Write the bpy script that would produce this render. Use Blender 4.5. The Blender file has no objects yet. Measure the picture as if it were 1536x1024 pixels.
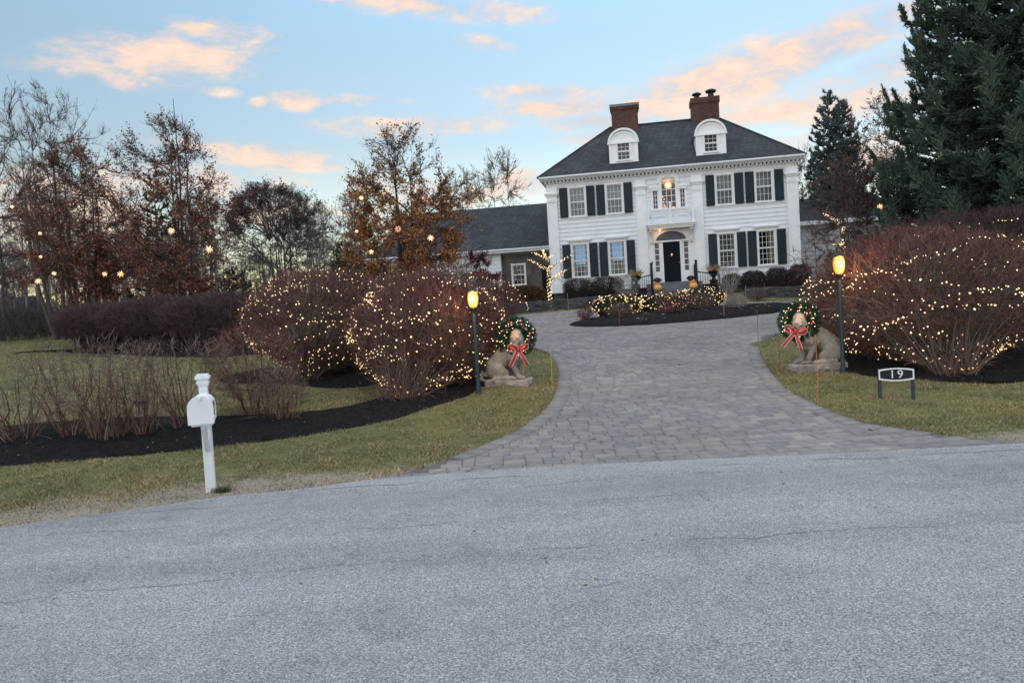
import bpy, math, random
import numpy as np
from mathutils import Vector, Matrix
from mathutils.geometry import delaunay_2d_cdt
random.seed(5); rng = np.random.default_rng(5)
S = bpy.context.scene
COL = S.collection
PI = math.pi
R = math.radians

# ------------------------------------------------------------------ camera
F = 1109.0; PITCH = R(2.3); ROLL = R(3.4); CH = 1.6
_f = Vector((0, math.cos(PITCH), -math.sin(PITCH)))
_u0 = Vector((0, math.sin(PITCH), math.cos(PITCH))); _r0 = Vector((1, 0, 0))
_r = _r0 * math.cos(ROLL) - _u0 * math.sin(ROLL)
_u = _u0 * math.cos(ROLL) + _r0 * math.sin(ROLL)
cam = bpy.data.cameras.new('camera'); cam.sensor_width = 36; cam.lens = 36 * F / 1536
cam.clip_start = 0.1; cam.clip_end = 3000
co = bpy.data.objects.new('camera', cam); COL.objects.link(co); S.camera = co
M = Matrix((( _r.x, _u.x, -_f.x), (_r.y, _u.y, -_f.y), (_r.z, _u.z, -_f.z)))
co.matrix_world = Matrix.Translation((0, 0, CH)) @ M.to_4x4()

def ray(px, py): return _f + _r * ((px - 768) / F) + _u * ((512 - py) / F)
def _hn(y):
    y = np.asarray(y, float)
    s = .6 * np.logaddexp(0, (y - 7.5) / .6) * .067
    k = .15; m = 2.06
    return -k * np.logaddexp(-s / k, -m / k) + k * math.log(1 + math.exp(-m / k))
def h(x, y): return float(_hn(y))
def G(px, py):
    d = ray(px, py); t = 1.0
    while t < 300:
        if CH + d.z * t < h(0, d.y * t): break
        t += .01
    return Vector((d.x * t, d.y * t, CH + d.z * t))
def atY(px, py, Y):
    d = ray(px, py); t = Y / d.y
    return Vector((d.x * t, Y, CH + d.z * t))

# ------------------------------------------------------------------ tagging
def tag(o, label=None, cat=None, group=None, kind=None):
    if label: o['label'] = label
    if cat: o['category'] = cat
    if group: o['group'] = group
    if kind: o['kind'] = kind
    return o
def empty(name, loc=(0, 0, 0), rz=0, label=None, cat=None, group=None):
    o = bpy.data.objects.new(name, None); COL.objects.link(o)
    o.location = loc; o.rotation_euler = (0, 0, rz)
    return tag(o, label, cat, group)
def copy_tree(o, parent=None):
    c = o.copy(); COL.objects.link(c)
    if parent: c.parent = parent
    for ch in list(o.children): copy_tree(ch, c)
    return c
def mesh_np(name, V, Fc, mat, parent=None, smooth=False):
    """V (n,3) float, Fc (m,k) int, all faces of one size"""
    V = np.asarray(V, np.float32); Fc = np.asarray(Fc, np.int32)
    me = bpy.data.meshes.new(name); m, k = Fc.shape
    me.vertices.add(len(V)); me.vertices.foreach_set('co', V.ravel())
    me.loops.add(m * k); me.loops.foreach_set('vertex_index', Fc.ravel())
    me.polygons.add(m); me.polygons.foreach_set('loop_start', np.arange(0, m * k, k, dtype=np.int32))
    if smooth: me.polygons.foreach_set('use_smooth', np.ones(m, bool))
    me.update(calc_edges=True); me.validate()
    o = bpy.data.objects.new(name, me); COL.objects.link(o)
    if mat: me.materials.append(mat)
    if parent: o.parent = parent
    return o

class MB:
    def __init__(s): s.v = []; s.f = []
    def add(s, vs, fs):
        b = len(s.v); s.v += [tuple(p) for p in vs]; s.f += [tuple(i + b for i in q) for q in fs]; return s
    def box(s, x0, x1, y0, y1, z0, z1):
        v = [(x0,y0,z0),(x1,y0,z0),(x1,y1,z0),(x0,y1,z0),(x0,y0,z1),(x1,y0,z1),(x1,y1,z1),(x0,y1,z1)]
        return s.add(v, [(0,3,2,1),(4,5,6,7),(0,1,5,4),(1,2,6,5),(2,3,7,6),(3,0,4,7)])
    def rbox(s, c, size, rz=0, tilt=0, jit=0, rnd=random):
        cx, cy, cz = c; a, b, d = size[0]/2, size[1]/2, size[2]/2
        m = Matrix.Rotation(rz, 3, 'Z') @ Matrix.Rotation(tilt, 3, 'X')
        vs = []
        for z in (-d, d):
            for x, y in ((-a,-b),(a,-b),(a,b),(-a,b)):
                p = m @ Vector((x + rnd.uniform(-jit,jit), y + rnd.uniform(-jit,jit), z + rnd.uniform(-jit,jit)))
                vs.append((cx+p.x, cy+p.y, cz+p.z))
        return s.add(vs, [(0,3,2,1),(4,5,6,7),(0,1,5,4),(1,2,6,5),(2,3,7,6),(3,0,4,7)])
    def prism(s, pts, y0, y1):
        """polygon pts [(x,z)] extruded along y"""
        n = len(pts)
        v = [(x, y0, z) for x, z in pts] + [(x, y1, z) for x, z in pts]
        f = [tuple(range(n)), tuple(range(2*n-1, n-1, -1))] + [(i, (i+1)%n + 0, (i+1)%n + n, i+n)[::-1] for i in range(n)]
        return s.add(v, f)
    def strip(s, outer, inner, y0, y1, closed=False):
        """band between two outlines [(x,z)], extruded y0..y1"""
        n = len(outer); rngi = range(n if closed else n - 1)
        v = [(x,y0,z) for x,z in outer] + [(x,y0,z) for x,z in inner] + [(x,y1,z) for x,z in outer] + [(x,y1,z) for x,z in inner]
        f = []
        for i in rngi:
            j = (i+1) % n
            f += [(i,j,n+j,n+i), (2*n+i,3*n+i,3*n+j,2*n+j), (i,2*n+i,2*n+j,j), (n+i,n+j,3*n+j,3*n+i)]
        if not closed: f += [(0,n,3*n,2*n), (n-1,3*n-1,4*n-1,2*n-1)]
        return s.add(v, f)
    def lathe(s, prof, c=(0,0,0), n=20, sx=1, sy=1, lobes=0, amp=0):
        v = []
        for r, z in prof:
            for i in range(n):
                a = 2*PI*i/n; q = r * (1 + amp * (abs(math.cos(a*lobes/2)) - .6)) if lobes else r
                v.append((c[0]+q*sx*math.cos(a), c[1]+q*sy*math.sin(a), c[2]+z))
        f = [(k*n+i, k*n+(i+1)%n, (k+1)*n+(i+1)%n, (k+1)*n+i) for k in range(len(prof)-1) for i in range(n)]
        f += [tuple(range(n-1,-1,-1)), tuple(range((len(prof)-1)*n, len(prof)*n))]
        return s.add(v, f)
    def tube(s, pts, rad, n=8):
        pts = [Vector(p) for p in pts]
        if not hasattr(rad, '__len__'): rad = [rad]*len(pts)
        v = []; a = None
        for i, p in enumerate(pts):
            t = (pts[min(i+1,len(pts)-1)] - pts[max(i-1,0)]).normalized()
            if a is None: a = t.orthogonal().normalized()
            a = (a - t*a.dot(t)).normalized(); b = t.cross(a)
            for k in range(n):
                q = 2*PI*k/n; w = p + (a*math.cos(q) + b*math.sin(q))*rad[i]; v.append(tuple(w))
        f = [(k*n+i, k*n+(i+1)%n, (k+1)*n+(i+1)%n, (k+1)*n+i) for k in range(len(pts)-1) for i in range(n)]
        f += [tuple(range(n-1,-1,-1)), tuple(range((len(pts)-1)*n, len(pts)*n))]
        return s.add(v, f)
    def ball(s, c, r, n=10, m=6, sq=(1,1,1)):
        prof = [(max(1e-3, r*math.sin(PI*k/m)), -r*math.cos(PI*k/m)*sq[2]) for k in range(m+1)]
        return s.lathe(prof, c, n, sq[0], sq[1])
    def build(s, name, mat, parent=None, smooth=False, bevel=0):
        me = bpy.data.meshes.new(name); me.from_pydata(s.v, [], s.f); me.validate(); me.update()
        if mat: me.materials.append(mat)
        import bmesh
        bm = bmesh.new(); bm.from_mesh(me); bmesh.ops.recalc_face_normals(bm, faces=bm.faces)
        if bevel: bmesh.ops.bevel(bm, geom=[e for e in bm.edges if e.calc_face_angle(0) > .6], offset=bevel, segments=2, affect='EDGES', clamp_overlap=True)
        bm.to_mesh(me); bm.free()
        if smooth:
            me.polygons.foreach_set('use_smooth', [True]*len(me.polygons))
            me.set_sharp_from_angle(angle=R(40))
        o = bpy.data.objects.new(name, me); COL.objects.link(o)
        if parent: o.parent = parent
        return o

# ------------------------------------------------------------------ materials
class NT:
    def __init__(s, name):
        s.m = bpy.data.materials.new(name); s.m.use_nodes = True; s.t = s.m.node_tree
        s.p = s.t.nodes['Principled BSDF']; s.out = s.t.nodes['Material Output']
    def n(s, typ, **kw):
        nd = s.t.nodes.new(typ)
        for k, v in kw.items():
            if k.startswith('i_'):
                key = k[2:]; key = int(key) if key.isdigit() else key.replace('_', ' ')
                s.put(nd.inputs[key], v)
            else: setattr(nd, k, v)
        return nd
    def put(s, sock, v):
        if hasattr(v, 'outputs'): v = v.outputs[0]
        if hasattr(v, 'is_linked'): s.t.links.new(v, sock)
        else: sock.default_value = v
    def math(s, op, a, b=0, c=None, clamp=False):
        nd = s.n('ShaderNodeMath', operation=op, use_clamp=clamp); s.put(nd.inputs[0], a); s.put(nd.inputs[1], b)
        if c is not None: s.put(nd.inputs[2], c)
        return nd.outputs[0]
    def noise(s, scale, detail=4, rough=.55, vec=None, dist=0):
        nd = s.n('ShaderNodeTexNoise'); nd.inputs['Scale'].default_value = scale; nd.inputs['Detail'].default_value = detail
        nd.inputs['Roughness'].default_value = rough; nd.inputs['Distortion'].default_value = dist
        if vec is not None: s.put(nd.inputs['Vector'], vec)
        return nd
    def ramp(s, fac, stops, interp='LINEAR'):
        nd = s.n('ShaderNodeValToRGB'); s.put(nd.inputs[0], fac); cr = nd.color_ramp; cr.interpolation = interp
        while len(cr.elements) < len(stops): cr.elements.new(.5)
        for e, (p, c) in zip(cr.elements, stops):
            e.position = p; e.color = (*c, 1) if hasattr(c, '__len__') else (c, c, c, 1)
        return nd.outputs[0]
    def mix(s, fac, a, b, mode='MIX'):
        nd = s.n('ShaderNodeMix', data_type='RGBA', blend_type=mode)
        s.put(nd.inputs[0], fac)
        for k, v in ((6, a), (7, b)): s.put(nd.inputs[k], (*v, 1) if isinstance(v, tuple) and len(v) == 3 else v)
        return nd.outputs[2]
    def maprange(s, v, a, b, c=0, d=1, smooth=False):
        nd = s.n('ShaderNodeMapRange'); s.put(nd.inputs[0], v)
        if smooth: nd.interpolation_type = 'SMOOTHSTEP'
        for i, x in enumerate((a, b, c, d)): nd.inputs[i+1].default_value = x
        return nd.outputs[0]
    def bump(s, hgt, strength=.4, dist=.02):
        nd = s.n('ShaderNodeBump'); s.put(nd.inputs['Height'], hgt); nd.inputs['Strength'].default_value = strength
        nd.inputs['Distance'].default_value = dist; s.t.links.new(nd.outputs[0], s.p.inputs['Normal']); return nd
    def coord(s, which='Object'): return s.n('ShaderNodeTexCoord').outputs[which]
    def done(s, col=None, rough=.7, metal=0, spec=.5):
        if col is not None: s.put(s.p.inputs['Base Color'], (*col, 1) if isinstance(col, tuple) else col)
        s.put(s.p.inputs['Roughness'], rough); s.p.inputs['Metallic'].default_value = metal
        s.p.inputs['Specular IOR Level'].default_value = spec
        return s.m
MATS = {}
def mat(name, col, rough=.7, var=.15, scale=6, bump=.15, bs=60, bd=.004, metal=0, spec=.4, dirt=0):
    """a base colour broken up by two noises, with a fine bump"""
    if name in MATS: return MATS[name]
    t = NT(name); c = t.coord('Object')
    n1 = t.noise(scale, 5, .6, c)
    dark = tuple(x*(1-var) for x in col); lite = tuple(min(1, x*(1+var)) for x in col)
    col_ = t.ramp(n1.outputs[0], [(.3, dark), (.7, lite)])
    if dirt:
        n3 = t.noise(scale*2.7, 6, .7, c); m_ = t.maprange(n3.outputs[0], .58, .72, 0, dirt)
        col_ = t.mix(m_, col_, tuple(x*.35 for x in col))
    if bump: t.bump(t.noise(bs, 3, .6, c).outputs[0], bump, bd)
    MATS[name] = t.done(col_, rough, metal, spec); return MATS[name]
def emis(name, col, strength, base=(.8,.8,.8), sampled=False):
    t = NT(name); t.done(base, .4)
    t.p.inputs['Emission Color'].default_value = (*col, 1); t.p.inputs['Emission Strength'].default_value = strength
    if not sampled: t.m.cycles.emission_sampling = 'NONE'
    return t.m

def leafy(name, stops, rough=.7, trans=.25):
    """colour picked per leaf (mesh island)"""
    t = NT(name); g = t.n('ShaderNodeNewGeometry')
    c = t.ramp(g.outputs['Random Per Island'], stops)
    n = t.noise(1.2, 2, .5, t.coord('Object'))
    c = t.mix(1, c, t.ramp(n.outputs[0], [(.35, .7), (.65, 1.2)]), 'MULTIPLY') if not rough == .9 else t.mix(1, c, t.ramp(t.noise(1.1, 5, .65, t.coord('Object')).outputs[0], [(.32, (.62,.78,.62)), (.5, (1.0,1.0,.95)), (.68, (1.38,1.22,1.2))]), 'MULTIPLY')
    return t.done(c, rough, spec=.2)
def bark(name, col, var=.3, scale=9):
    return mat(name, col, .85, var, scale, .5, 30, .02, spec=.2)

M_white = mat('white_paint', (.72,.77,.83), .55, .05, 3, .1, 80, .002)
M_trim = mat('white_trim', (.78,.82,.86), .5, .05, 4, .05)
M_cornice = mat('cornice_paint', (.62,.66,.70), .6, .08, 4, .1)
M_shutter = mat('shutter_paint', (.008,.022,.034), .55, .3, 5, .05, spec=.25)
M_door = mat('navy_door', (.003,.007,.015), .65, .2, 5, .05, spec=.15)
M_iron = mat('black_iron', (.012,.014,.018), .5, .3, 20, .3, spec=.4)
M_stone_step = mat('bluestone', (.16,.18,.21), .8, .2, 4, .4)
M_pole = mat('lamp_pole_paint', (.018,.042,.060), .5, .25, 10, .2)
M_limb = bark('bark_grey', (.10,.085,.08))
M_dark = bark('bark_dark', (.06,.052,.052))
M_twig0 = None
def strands(name, stops):
    t = NT(name); g = t.n('ShaderNodeNewGeometry'); c = t.ramp(g.outputs['Random Per Island'], stops)
    return t.done(c, .85, spec=.15)
M_red_twig = strands('twig_reddish', [(0,(.045,.024,.024)),(.35,(.12,.052,.050)),(.75,(.215,.10,.09)),(1,(.34,.21,.17))])
M_twig = strands('twig_brown', [(0,(.05,.038,.034)),(.4,(.13,.10,.088)),(.75,(.22,.17,.145)),(1,(.36,.29,.25))])
M_pale_twig = bark('twig_pale', (.30,.27,.26))

# asphalt
t = NT('asphalt'); c = t.coord('Object')
big = t.noise(.6, 4, .6, c); fine = t.noise(95, 3, .75, c); fine2 = t.noise(180, 2, .7, c)
vor = t.n('ShaderNodeTexVoronoi', i_Scale=150.0); t.put(vor.inputs['Vector'], c)
base = t.ramp(big.outputs[0], [(.3, (.262,.273,.290)), (.7, (.322,.334,.352))])
base = t.mix(1, base, t.ramp(fine.outputs[0], [(.36, .42), (.5, .95), (.66, 1.75)]), 'MULTIPLY')
base = t.mix(.6, base, t.ramp(vor.outputs['Color'], [(.1, .55), (.6, 1.0), (.95, 1.7)]), 'MULTIPLY')
sep = t.n('ShaderNodeSeparateXYZ'); t.put(sep.inputs[0], c)
def crack(y0, slope, curve, w, thr, seed):
    wob = t.noise(1.3, 5, .6, t.n('ShaderNodeVectorMath', operation='ADD', i_0=c, i_1=(seed, seed, 0)).outputs[0])
    x = sep.outputs[0]
    line = t.math('ADD', t.math('MULTIPLY_ADD', x, slope, y0), t.math('MULTIPLY', t.math('MULTIPLY', x, x), curve))
    line = t.math('ADD', line, t.math('MULTIPLY_ADD', wob.outputs[0], .36, -.18))
    d = t.math('ABSOLUTE', t.math('SUBTRACT', sep.outputs[1], line))
    on = t.maprange(d, w*.4, w, 1, 0)
    gate = t.maprange(t.noise(.9, 3, .6, t.n('ShaderNodeVectorMath', operation='ADD', i_0=c, i_1=(0, seed*3, 0)).outputs[0]).outputs[0], thr, thr+.06)
    return t.math('MULTIPLY', on, gate)
cr = None
for a in ((4.82,.06,-.02,.011,.44,1.7), (5.62,.08,-.012,.008,.50,9.1), (5.95,.03,.004,.010,.50,4.2), (6.6,.03,-.004,.016,.5,6.3), (6.95,.0,-.006,.03,.52,2.3), (4.1,.05,.0,.008,.55,3.3)):
    k = crack(*a); cr = k if cr is None else t.math('MAXIMUM', cr, k)
lane = t.noise(.55, 5, .6, t.n('ShaderNodeVectorMath', operation='MULTIPLY', i_0=c, i_1=(.12,1.6,1)).outputs[0])
base = t.mix(1, base, t.ramp(lane.outputs[0], [(.32, .80), (.5, 1.0), (.68, 1.14)]), 'MULTIPLY')
blot = t.noise(3.2, 6, .7, c)
base = t.mix(1, base, t.ramp(blot.outputs[0], [(.3, .86), (.5, 1.0), (.7, 1.08)]), 'MULTIPLY')
base = t.mix(t.math('MULTIPLY', cr, .5), base, (.05,.055,.065))
patch = t.maprange(t.noise(1.7, 6, .65, t.n('ShaderNodeVectorMath', operation='MULTIPLY', i_0=c, i_1=(.35,1,1)).outputs[0]).outputs[0], .63, .75, 0, .35)
base = t.mix(patch, base, (.10,.11,.125))
hh = t.math('ADD', fine.outputs[0], t.math('MULTIPLY', vor.outputs['Distance'], .6))
t.bump(t.math('SUBTRACT', hh, cr), .7, .012)
M_asphalt = t.done(base, .85, spec=.3)

# lawn ground
t = NT('lawn_soil'); c = t.coord('Object'); sep = t.n('ShaderNodeSeparateXYZ'); t.put(sep.inputs[0], c)
n1 = t.noise(.5, 5, .6, c); n2 = t.noise(6, 5, .7, c); n3 = t.noise(45, 3, .7, c)
g = t.ramp(n1.outputs[0], [(.3, (.10,.11,.045)), (.55, (.15,.15,.065)), (.75, (.22,.195,.10))])
g = t.mix(1, g, t.ramp(n2.outputs[0], [(.3, .65), (.7, 1.35)]), 'MULTIPLY')
g = t.mix(1, g, t.ramp(n3.outputs[0], [(.3, .6), (.7, 1.4)]), 'MULTIPLY')
att = t.n('ShaderNodeAttribute', attribute_name='verge')
sand = t.ramp(n3.outputs[0], [(.3, (.17,.14,.11)), (.5, (.30,.26,.21)), (.7, (.46,.40,.33))])
wv = t.maprange(t.math('ADD', att.outputs['Fac'], t.math('MULTIPLY_ADD', n2.outputs[0], .8, -.4)), .35, .65)
g = t.mix(wv, g, sand)
t.bump(t.math('ADD', n2.outputs[0], n3.outputs[0]), .8, .04)
M_lawn = t.done(g, .95, spec=.1)

# black mulch
t = NT('black_mulch'); c = t.coord('Object')
v1 = t.n('ShaderNodeTexVoronoi', i_Scale=38.0); t.put(v1.inputs['Vector'], t.n('ShaderNodeVectorMath', operation='MULTIPLY', i_0=c, i_1=(1,.5,1)).outputs[0])
n2 = t.noise(22, 5, .7, c)
g = t.ramp(v1.outputs['Color'], [(.1, (.004,.004,.005)), (.6, (.010,.010,.012)), (.97, (.022,.021,.022))])
t.bump(t.math('ADD', v1.outputs['Distance'], n2.outputs[0]), .9, .05)
M_mulch = t.done(g, .9, spec=.12)

# pavers: coloured per stone (mesh island)
t = NT('paver_stone'); c = t.coord('Object'); gg = t.n('ShaderNodeNewGeometry')
b = t.ramp(gg.outputs['Random Per Island'], [(0, (.160,.158,.164)), (.3, (.185,.182,.186)), (.6, (.204,.199,.197)), (.85, (.224,.215,.205)), (1, (.252,.236,.214))])
b = t.mix(1, b, t.ramp(t.noise(.45, 4, .6, c).outputs[0], [(.3, .82), (.7, 1.15)]), 'MULTIPLY')
b = t.mix(1, b, t.ramp(t.noise(9, 5, .7, c).outputs[0], [(.3, .82), (.7, 1.18)]), 'MULTIPLY')
b = t.mix(1, b, t.ramp(t.noise(120, 2, .7, c).outputs[0], [(.3, .8), (.7, 1.2)]), 'MULTIPLY')
t.bump(t.noise(60, 4, .7, c).outputs[0], .5, .008)
M_paver = t.done(b, .8, spec=.3)
M_joint = mat('joint_sand', (.10,.098,.095), .95, .3, 30, .4)

# roof shingles, brick
def brickmat(name, c1, c2, mortar, w, hgt, msize, plane='XZ', bmp=.6, rough=.85, var=1.0):
    t = NT(name); c = t.coord('Object'); sp = t.n('ShaderNodeSeparateXYZ'); t.put(sp.inputs[0], c)
    cb = t.n('ShaderNodeCombineXYZ')
    if plane == 'XZ':
        t.put(cb.inputs[0], t.math('ADD', sp.outputs[0], sp.outputs[1]))
    else: t.put(cb.inputs[0], sp.outputs[0])
    t.put(cb.inputs[1], sp.outputs[2])
    br = t.n('ShaderNodeTexBrick'); t.put(br.inputs['Vector'], cb.outputs[0])
    br.inputs['Color1'].default_value = (*c1, 1); br.inputs['Color2'].default_value = (*c2, 1); br.inputs['Mortar'].default_value = (*mortar, 1)
    for k, v in (('Scale', 1), ('Mortar Size', msize), ('Mortar Smooth', .1), ('Bias', 0), ('Brick Width', w), ('Row Height', hgt)): br.inputs[k].default_value = v
    col = t.mix(1, br.outputs[0], t.ramp(t.noise(1.1, 5, .65, c).outputs[0], [(.3, 1-.3*var), (.7, 1+.3*var)]), 'MULTIPLY')
    col = t.mix(1, col, t.ramp(t.noise(17, 3, .7, c).outputs[0], [(.3, 1-.3*var), (.7, 1+.3*var)]), 'MULTIPLY')
    t.bump(t.math('SUBTRACT', t.noise(30, 3, .7, c).outputs[0], t.math('MULTIPLY', br.outputs['Fac'], 2)), bmp, .02)
    return t.done(col, rough, spec=.25)
M_roof = brickmat('slate_shingles', (.030,.036,.047), (.052,.06,.073), (.014,.016,.022), .32, .085, .012)
M_brick = brickmat('red_brick', (.070,.030,.026), (.105,.047,.039), (.11,.085,.08), .21, .075, .010)
M_gbrick = brickmat('brown_brick', (.10,.092,.092), (.15,.138,.138), (.15,.145,.145), .21, .075, .010)
M_drystone = mat('slate_stone', (.075,.078,.09), .85, .55, 3, .8, 25, .03)

# glass
t = NT('window_glass'); t.t.nodes.remove(t.p)
gl = t.n('ShaderNodeBsdfGlossy'); gl.inputs['Roughness'].default_value = .06; gl.inputs['Color'].default_value = (.9,.95,1,1)
tr = t.n('ShaderNodeBsdfTransparent'); tr.inputs['Color'].default_value = (.85,.88,.9,1)
fr = t.n('ShaderNodeFresnel'); fr.inputs[0].default_value = 1.5
mx = t.n('ShaderNodeMixShader'); t.put(mx.inputs[0], t.math('MULTIPLY_ADD', fr.outputs[0], .38, .004)); t.t.links.new(tr.outputs[0], mx.inputs[1]); t.t.links.new(gl.outputs[0], mx.inputs[2])
t.t.links.new(mx.outputs[0], t.out.inputs[0]); M_glass = t.m
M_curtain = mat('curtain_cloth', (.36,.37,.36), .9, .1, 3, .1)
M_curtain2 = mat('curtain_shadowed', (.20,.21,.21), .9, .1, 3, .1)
M_warmcurt = mat('gold_drape', (.42,.33,.17), .9, .2, 5, .1)
M_room = mat('dim_room', (.05,.045,.045), .9, .2, 1, 0)

# ------------------------------------------------------------------ outlines on the ground
def gp(*pts): return [tuple(G(*p)[:2]) for p in pts]
road_far = [(-40,-9), (-20,.2), (-12,3.2), (-8,4.85)] + gp((0,795),(150,775),(317,750),(450,737),(560,722),(768,706),(900,699),(1100,690),(1300,681),(1536,668)) + [(9,7.0),(20,6.8),(45,6.2)]
ROAD = road_far + [(45,-25), (-40,-25)]
DRIVE = gp((1536,665),(1470,658),(1400,651),(1300,638),(1258,624),(1225,609),(1181,588),(1157,561),(1141,534),(1138,520),(1146,509),(1168,500)) + \
    [(9.0,19.2),(11.5,20.3),(20,21),(20,26.5),(12.5,27.2),(9,28.8),(5.5,30.6),(2.5,30.2),(.5,29.2),(-3,28),(-14,28.5),(-14,22),(-4,21.2),(-1.4,19.2)] + \
    gp((752,517),(800,522),(822,530),(834,543),(839,558),(836,582),(830,600),(815,619),(777,648),(719,672),(656,696),(600,712),(548,724)) + \
    [(-1.3,6.9),(.8,6.95),(3.37,6.8),(5.6,6.75)]
ISLAND = [(5.9+4.05*math.cos(a)*1.0 + .22*4.05*0, 24.4+2.25*math.sin(a)+.33*4.05*math.cos(a)*.9) for a in np.linspace(0, 2*PI, 48, endpoint=False)]
BED_L = gp((-60,706),(0,700),(150,688),(300,675),(450,655),(570,637),(650,611),(712,590),(740,566),(745,545)) + [(-.1,15.2),(-.9,15.4)] + \
    gp((700,560),(640,575),(560,600),(515,612),(430,622),(300,625),(200,625),(100,632),(0,640),(-60,645))
BED_B = gp((415,572),(470,583),(560,580),(640,570)) + [(-1.0,15.6),(-1.2,17.4),(-4,17.8),(-6.3,16.6),(-6,14.6)]
BED_R = gp((1240,548),(1262,559),(1300,563),(1340,569),(1400,573),(1470,574),(1560,573)) + [(13.5,10.6),(13.5,19),(8.8,18.6),(6.4,14.6)]
BED_F = gp((60,527),(150,532),(260,536),(345,536)) + [(-6.2,20.6),(-6.2,23.6),(-17,26),(-17,24.8)]
def seg_pts(poly, step):
    out = []
    n = len(poly)
    for i in range(n):
        a, b = Vector(poly[i]), Vector(poly[(i+1)%n]); m = max(1, int((b-a).length/step))
        out += [tuple(a.lerp(b, k/m)) for k in range(m)]
    return out
def smooth_poly(poly, it=2):
    for _ in range(it):
        q = []
        for i in range(len(poly)):
            a, b = poly[i], poly[(i+1)%len(poly)]
            q += [(a[0]*.75+b[0]*.25, a[1]*.75+b[1]*.25), (a[0]*.25+b[0]*.75, a[1]*.25+b[1]*.75)]
        poly = q
    return poly
DRIVE = smooth_poly(DRIVE, 1); BED_L = smooth_poly(BED_L); BED_B = smooth_poly(BED_B); BED_R = smooth_poly(BED_R); BED_F = smooth_poly(BED_F)
def inpoly(x, y, poly):
    x = np.asarray(x, float); y = np.asarray(y, float); c = np.zeros(x.shape, bool); n = len(poly); j = n-1
    for i in range(n):
        xi, yi = poly[i]; xj, yj = poly[j]
        if yi != yj:
            c ^= ((yi > y) != (yj > y)) & (x < (xj-xi)*(y-yi)/(yj-yi)+xi)
        j = i
    return c
def dist_poly(x, y, poly):
    d = np.full(np.shape(x), 1e9)
    for i in range(len(poly)):
        a = np.array(poly[i]); b = np.array(poly[(i+1)%len(poly)]); ab = b-a; L = (ab**2).sum()+1e-12
        t_ = np.clip(((x-a[0])*ab[0]+(y-a[1])*ab[1])/L, 0, 1)
        d = np.minimum(d, np.hypot(x-a[0]-t_*ab[0], y-a[1]-t_*ab[1]))
    return d
_ph = rng.uniform(0, 6.28, (24, 2)); _kk = rng.normal(0, 1, (24, 2))
def lump(x, y, f):
    s = 0
    for i in range(24): s = s + np.sin(x*_kk[i,0]*f + y*_kk[i,1]*f + _ph[i,0])
    return s / 24**.5
def sheet(name, poly, step, off, mat_, mound=0, rough=0, bstep=None, rf=8, fine_box=None):
    b = seg_pts(poly, bstep or step)
    if rough:
        b = [(x + .05*lump(x, y, 9)*min(1, rough*30), y + .05*lump(y, x, 9)*min(1, rough*30)) for x, y in b]
    xs = [p[0] for p in b]; ys = [p[1] for p in b]
    gx = np.arange(min(xs), max(xs), step); gy = np.arange(min(ys), max(ys), step)
    X, Y = np.meshgrid(gx, gy); X = X.ravel() + rng.uniform(-.2, .2, X.size)*step; Y = Y.ravel() + rng.uniform(-.2, .2, Y.size)*step
    k = inpoly(X, Y, b) & (dist_poly(X, Y, b) > step*.5)
    pts = [Vector(p) for p in b] + [Vector((x, y)) for x, y in zip(X[k], Y[k])]
    V, E_, Fc, *_ = delaunay_2d_cdt(pts, [], [list(range(len(b)))], 1, 1e-5)
    V = np.array([(v[0], v[1]) for v in V]); x, y = V[:,0], V[:,1]
    z = _hn(y) + off
    if mound or rough:
        d = dist_poly(x, y, b); z = z + mound*np.clip(d/.5, 0, 1)**.6 + rough*lump(x, y, rf)*np.clip(d/.1, 0, 1)
    o = mesh_np(name, np.c_[x, y, z], [f for f in Fc if len(f) == 3], mat_, smooth=True)
    return tag(o, kind='structure')
# terrain sheet with finer cells near the camera
gx = np.r_[np.linspace(-400,-40,10), np.arange(-36,-12,2.), np.arange(-12,12,.25), np.arange(12,40,2.), np.linspace(42,400,10)]
gy = np.r_[np.linspace(-60,0,6), np.arange(2,14,.2), np.arange(14,50,.8), np.linspace(52,600,14)]
X, Y = np.meshgrid(gx, gy)
Z = _hn(Y) + np.where((Y > 8), .012*lump(X, Y, 3), 0)*np.clip((Y-8)/2, 0, 1)
Z = Z - .02*inpoly(X, Y, ROAD) - .06*(inpoly(X, Y, DRIVE) & (dist_poly(X.ravel(), Y.ravel(), DRIVE).reshape(X.shape) > .3))
nx, ny = len(gx), len(gy); idx = np.arange(nx*ny).reshape(ny, nx)
Fq = np.stack([idx[:-1,:-1], idx[:-1,1:], idx[1:,1:], idx[1:,:-1]], -1).reshape(-1, 4)
ground = tag(mesh_np('ground', np.c_[X.ravel(), Y.ravel(), Z.ravel()], Fq, M_lawn, smooth=True), kind='structure')
RF = np.array(road_far)
def verge(x, y):
    ye = np.interp(x, RF[:,0], RF[:,1]); w = np.interp(x, [-8,-3,-1.4,2,8], [.9,.76,.42,.3,.6]); return np.clip(1.15 - (y-ye)/w*.55, 0, 1)
at = ground.data.attributes.new('verge', 'FLOAT', 'POINT')
at.data.foreach_set('value', verge(X.ravel(), Y.ravel()).astype(np.float32))
sheet('road', ROAD, 1.0, .024, M_asphalt, bstep=.25)
sheet('driveway', DRIVE, .5, .002, M_joint, bstep=.15)
isl = sheet('island_bed', ISLAND, .25, .035, M_mulch, .10, .02, bstep=.2)
sheet('mulch_bed', BED_L, .09, .012, M_mulch, .05, .010, rf=14)
sheet('mulch_bed', BED_B, .15, .012, M_mulch, .05, .012)
sheet('mulch_bed', BED_R, .12, .012, M_mulch, .05, .012, rf=12)
sheet('mulch_bed', BED_F, .3, .012, M_mulch, .05, .012)

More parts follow.
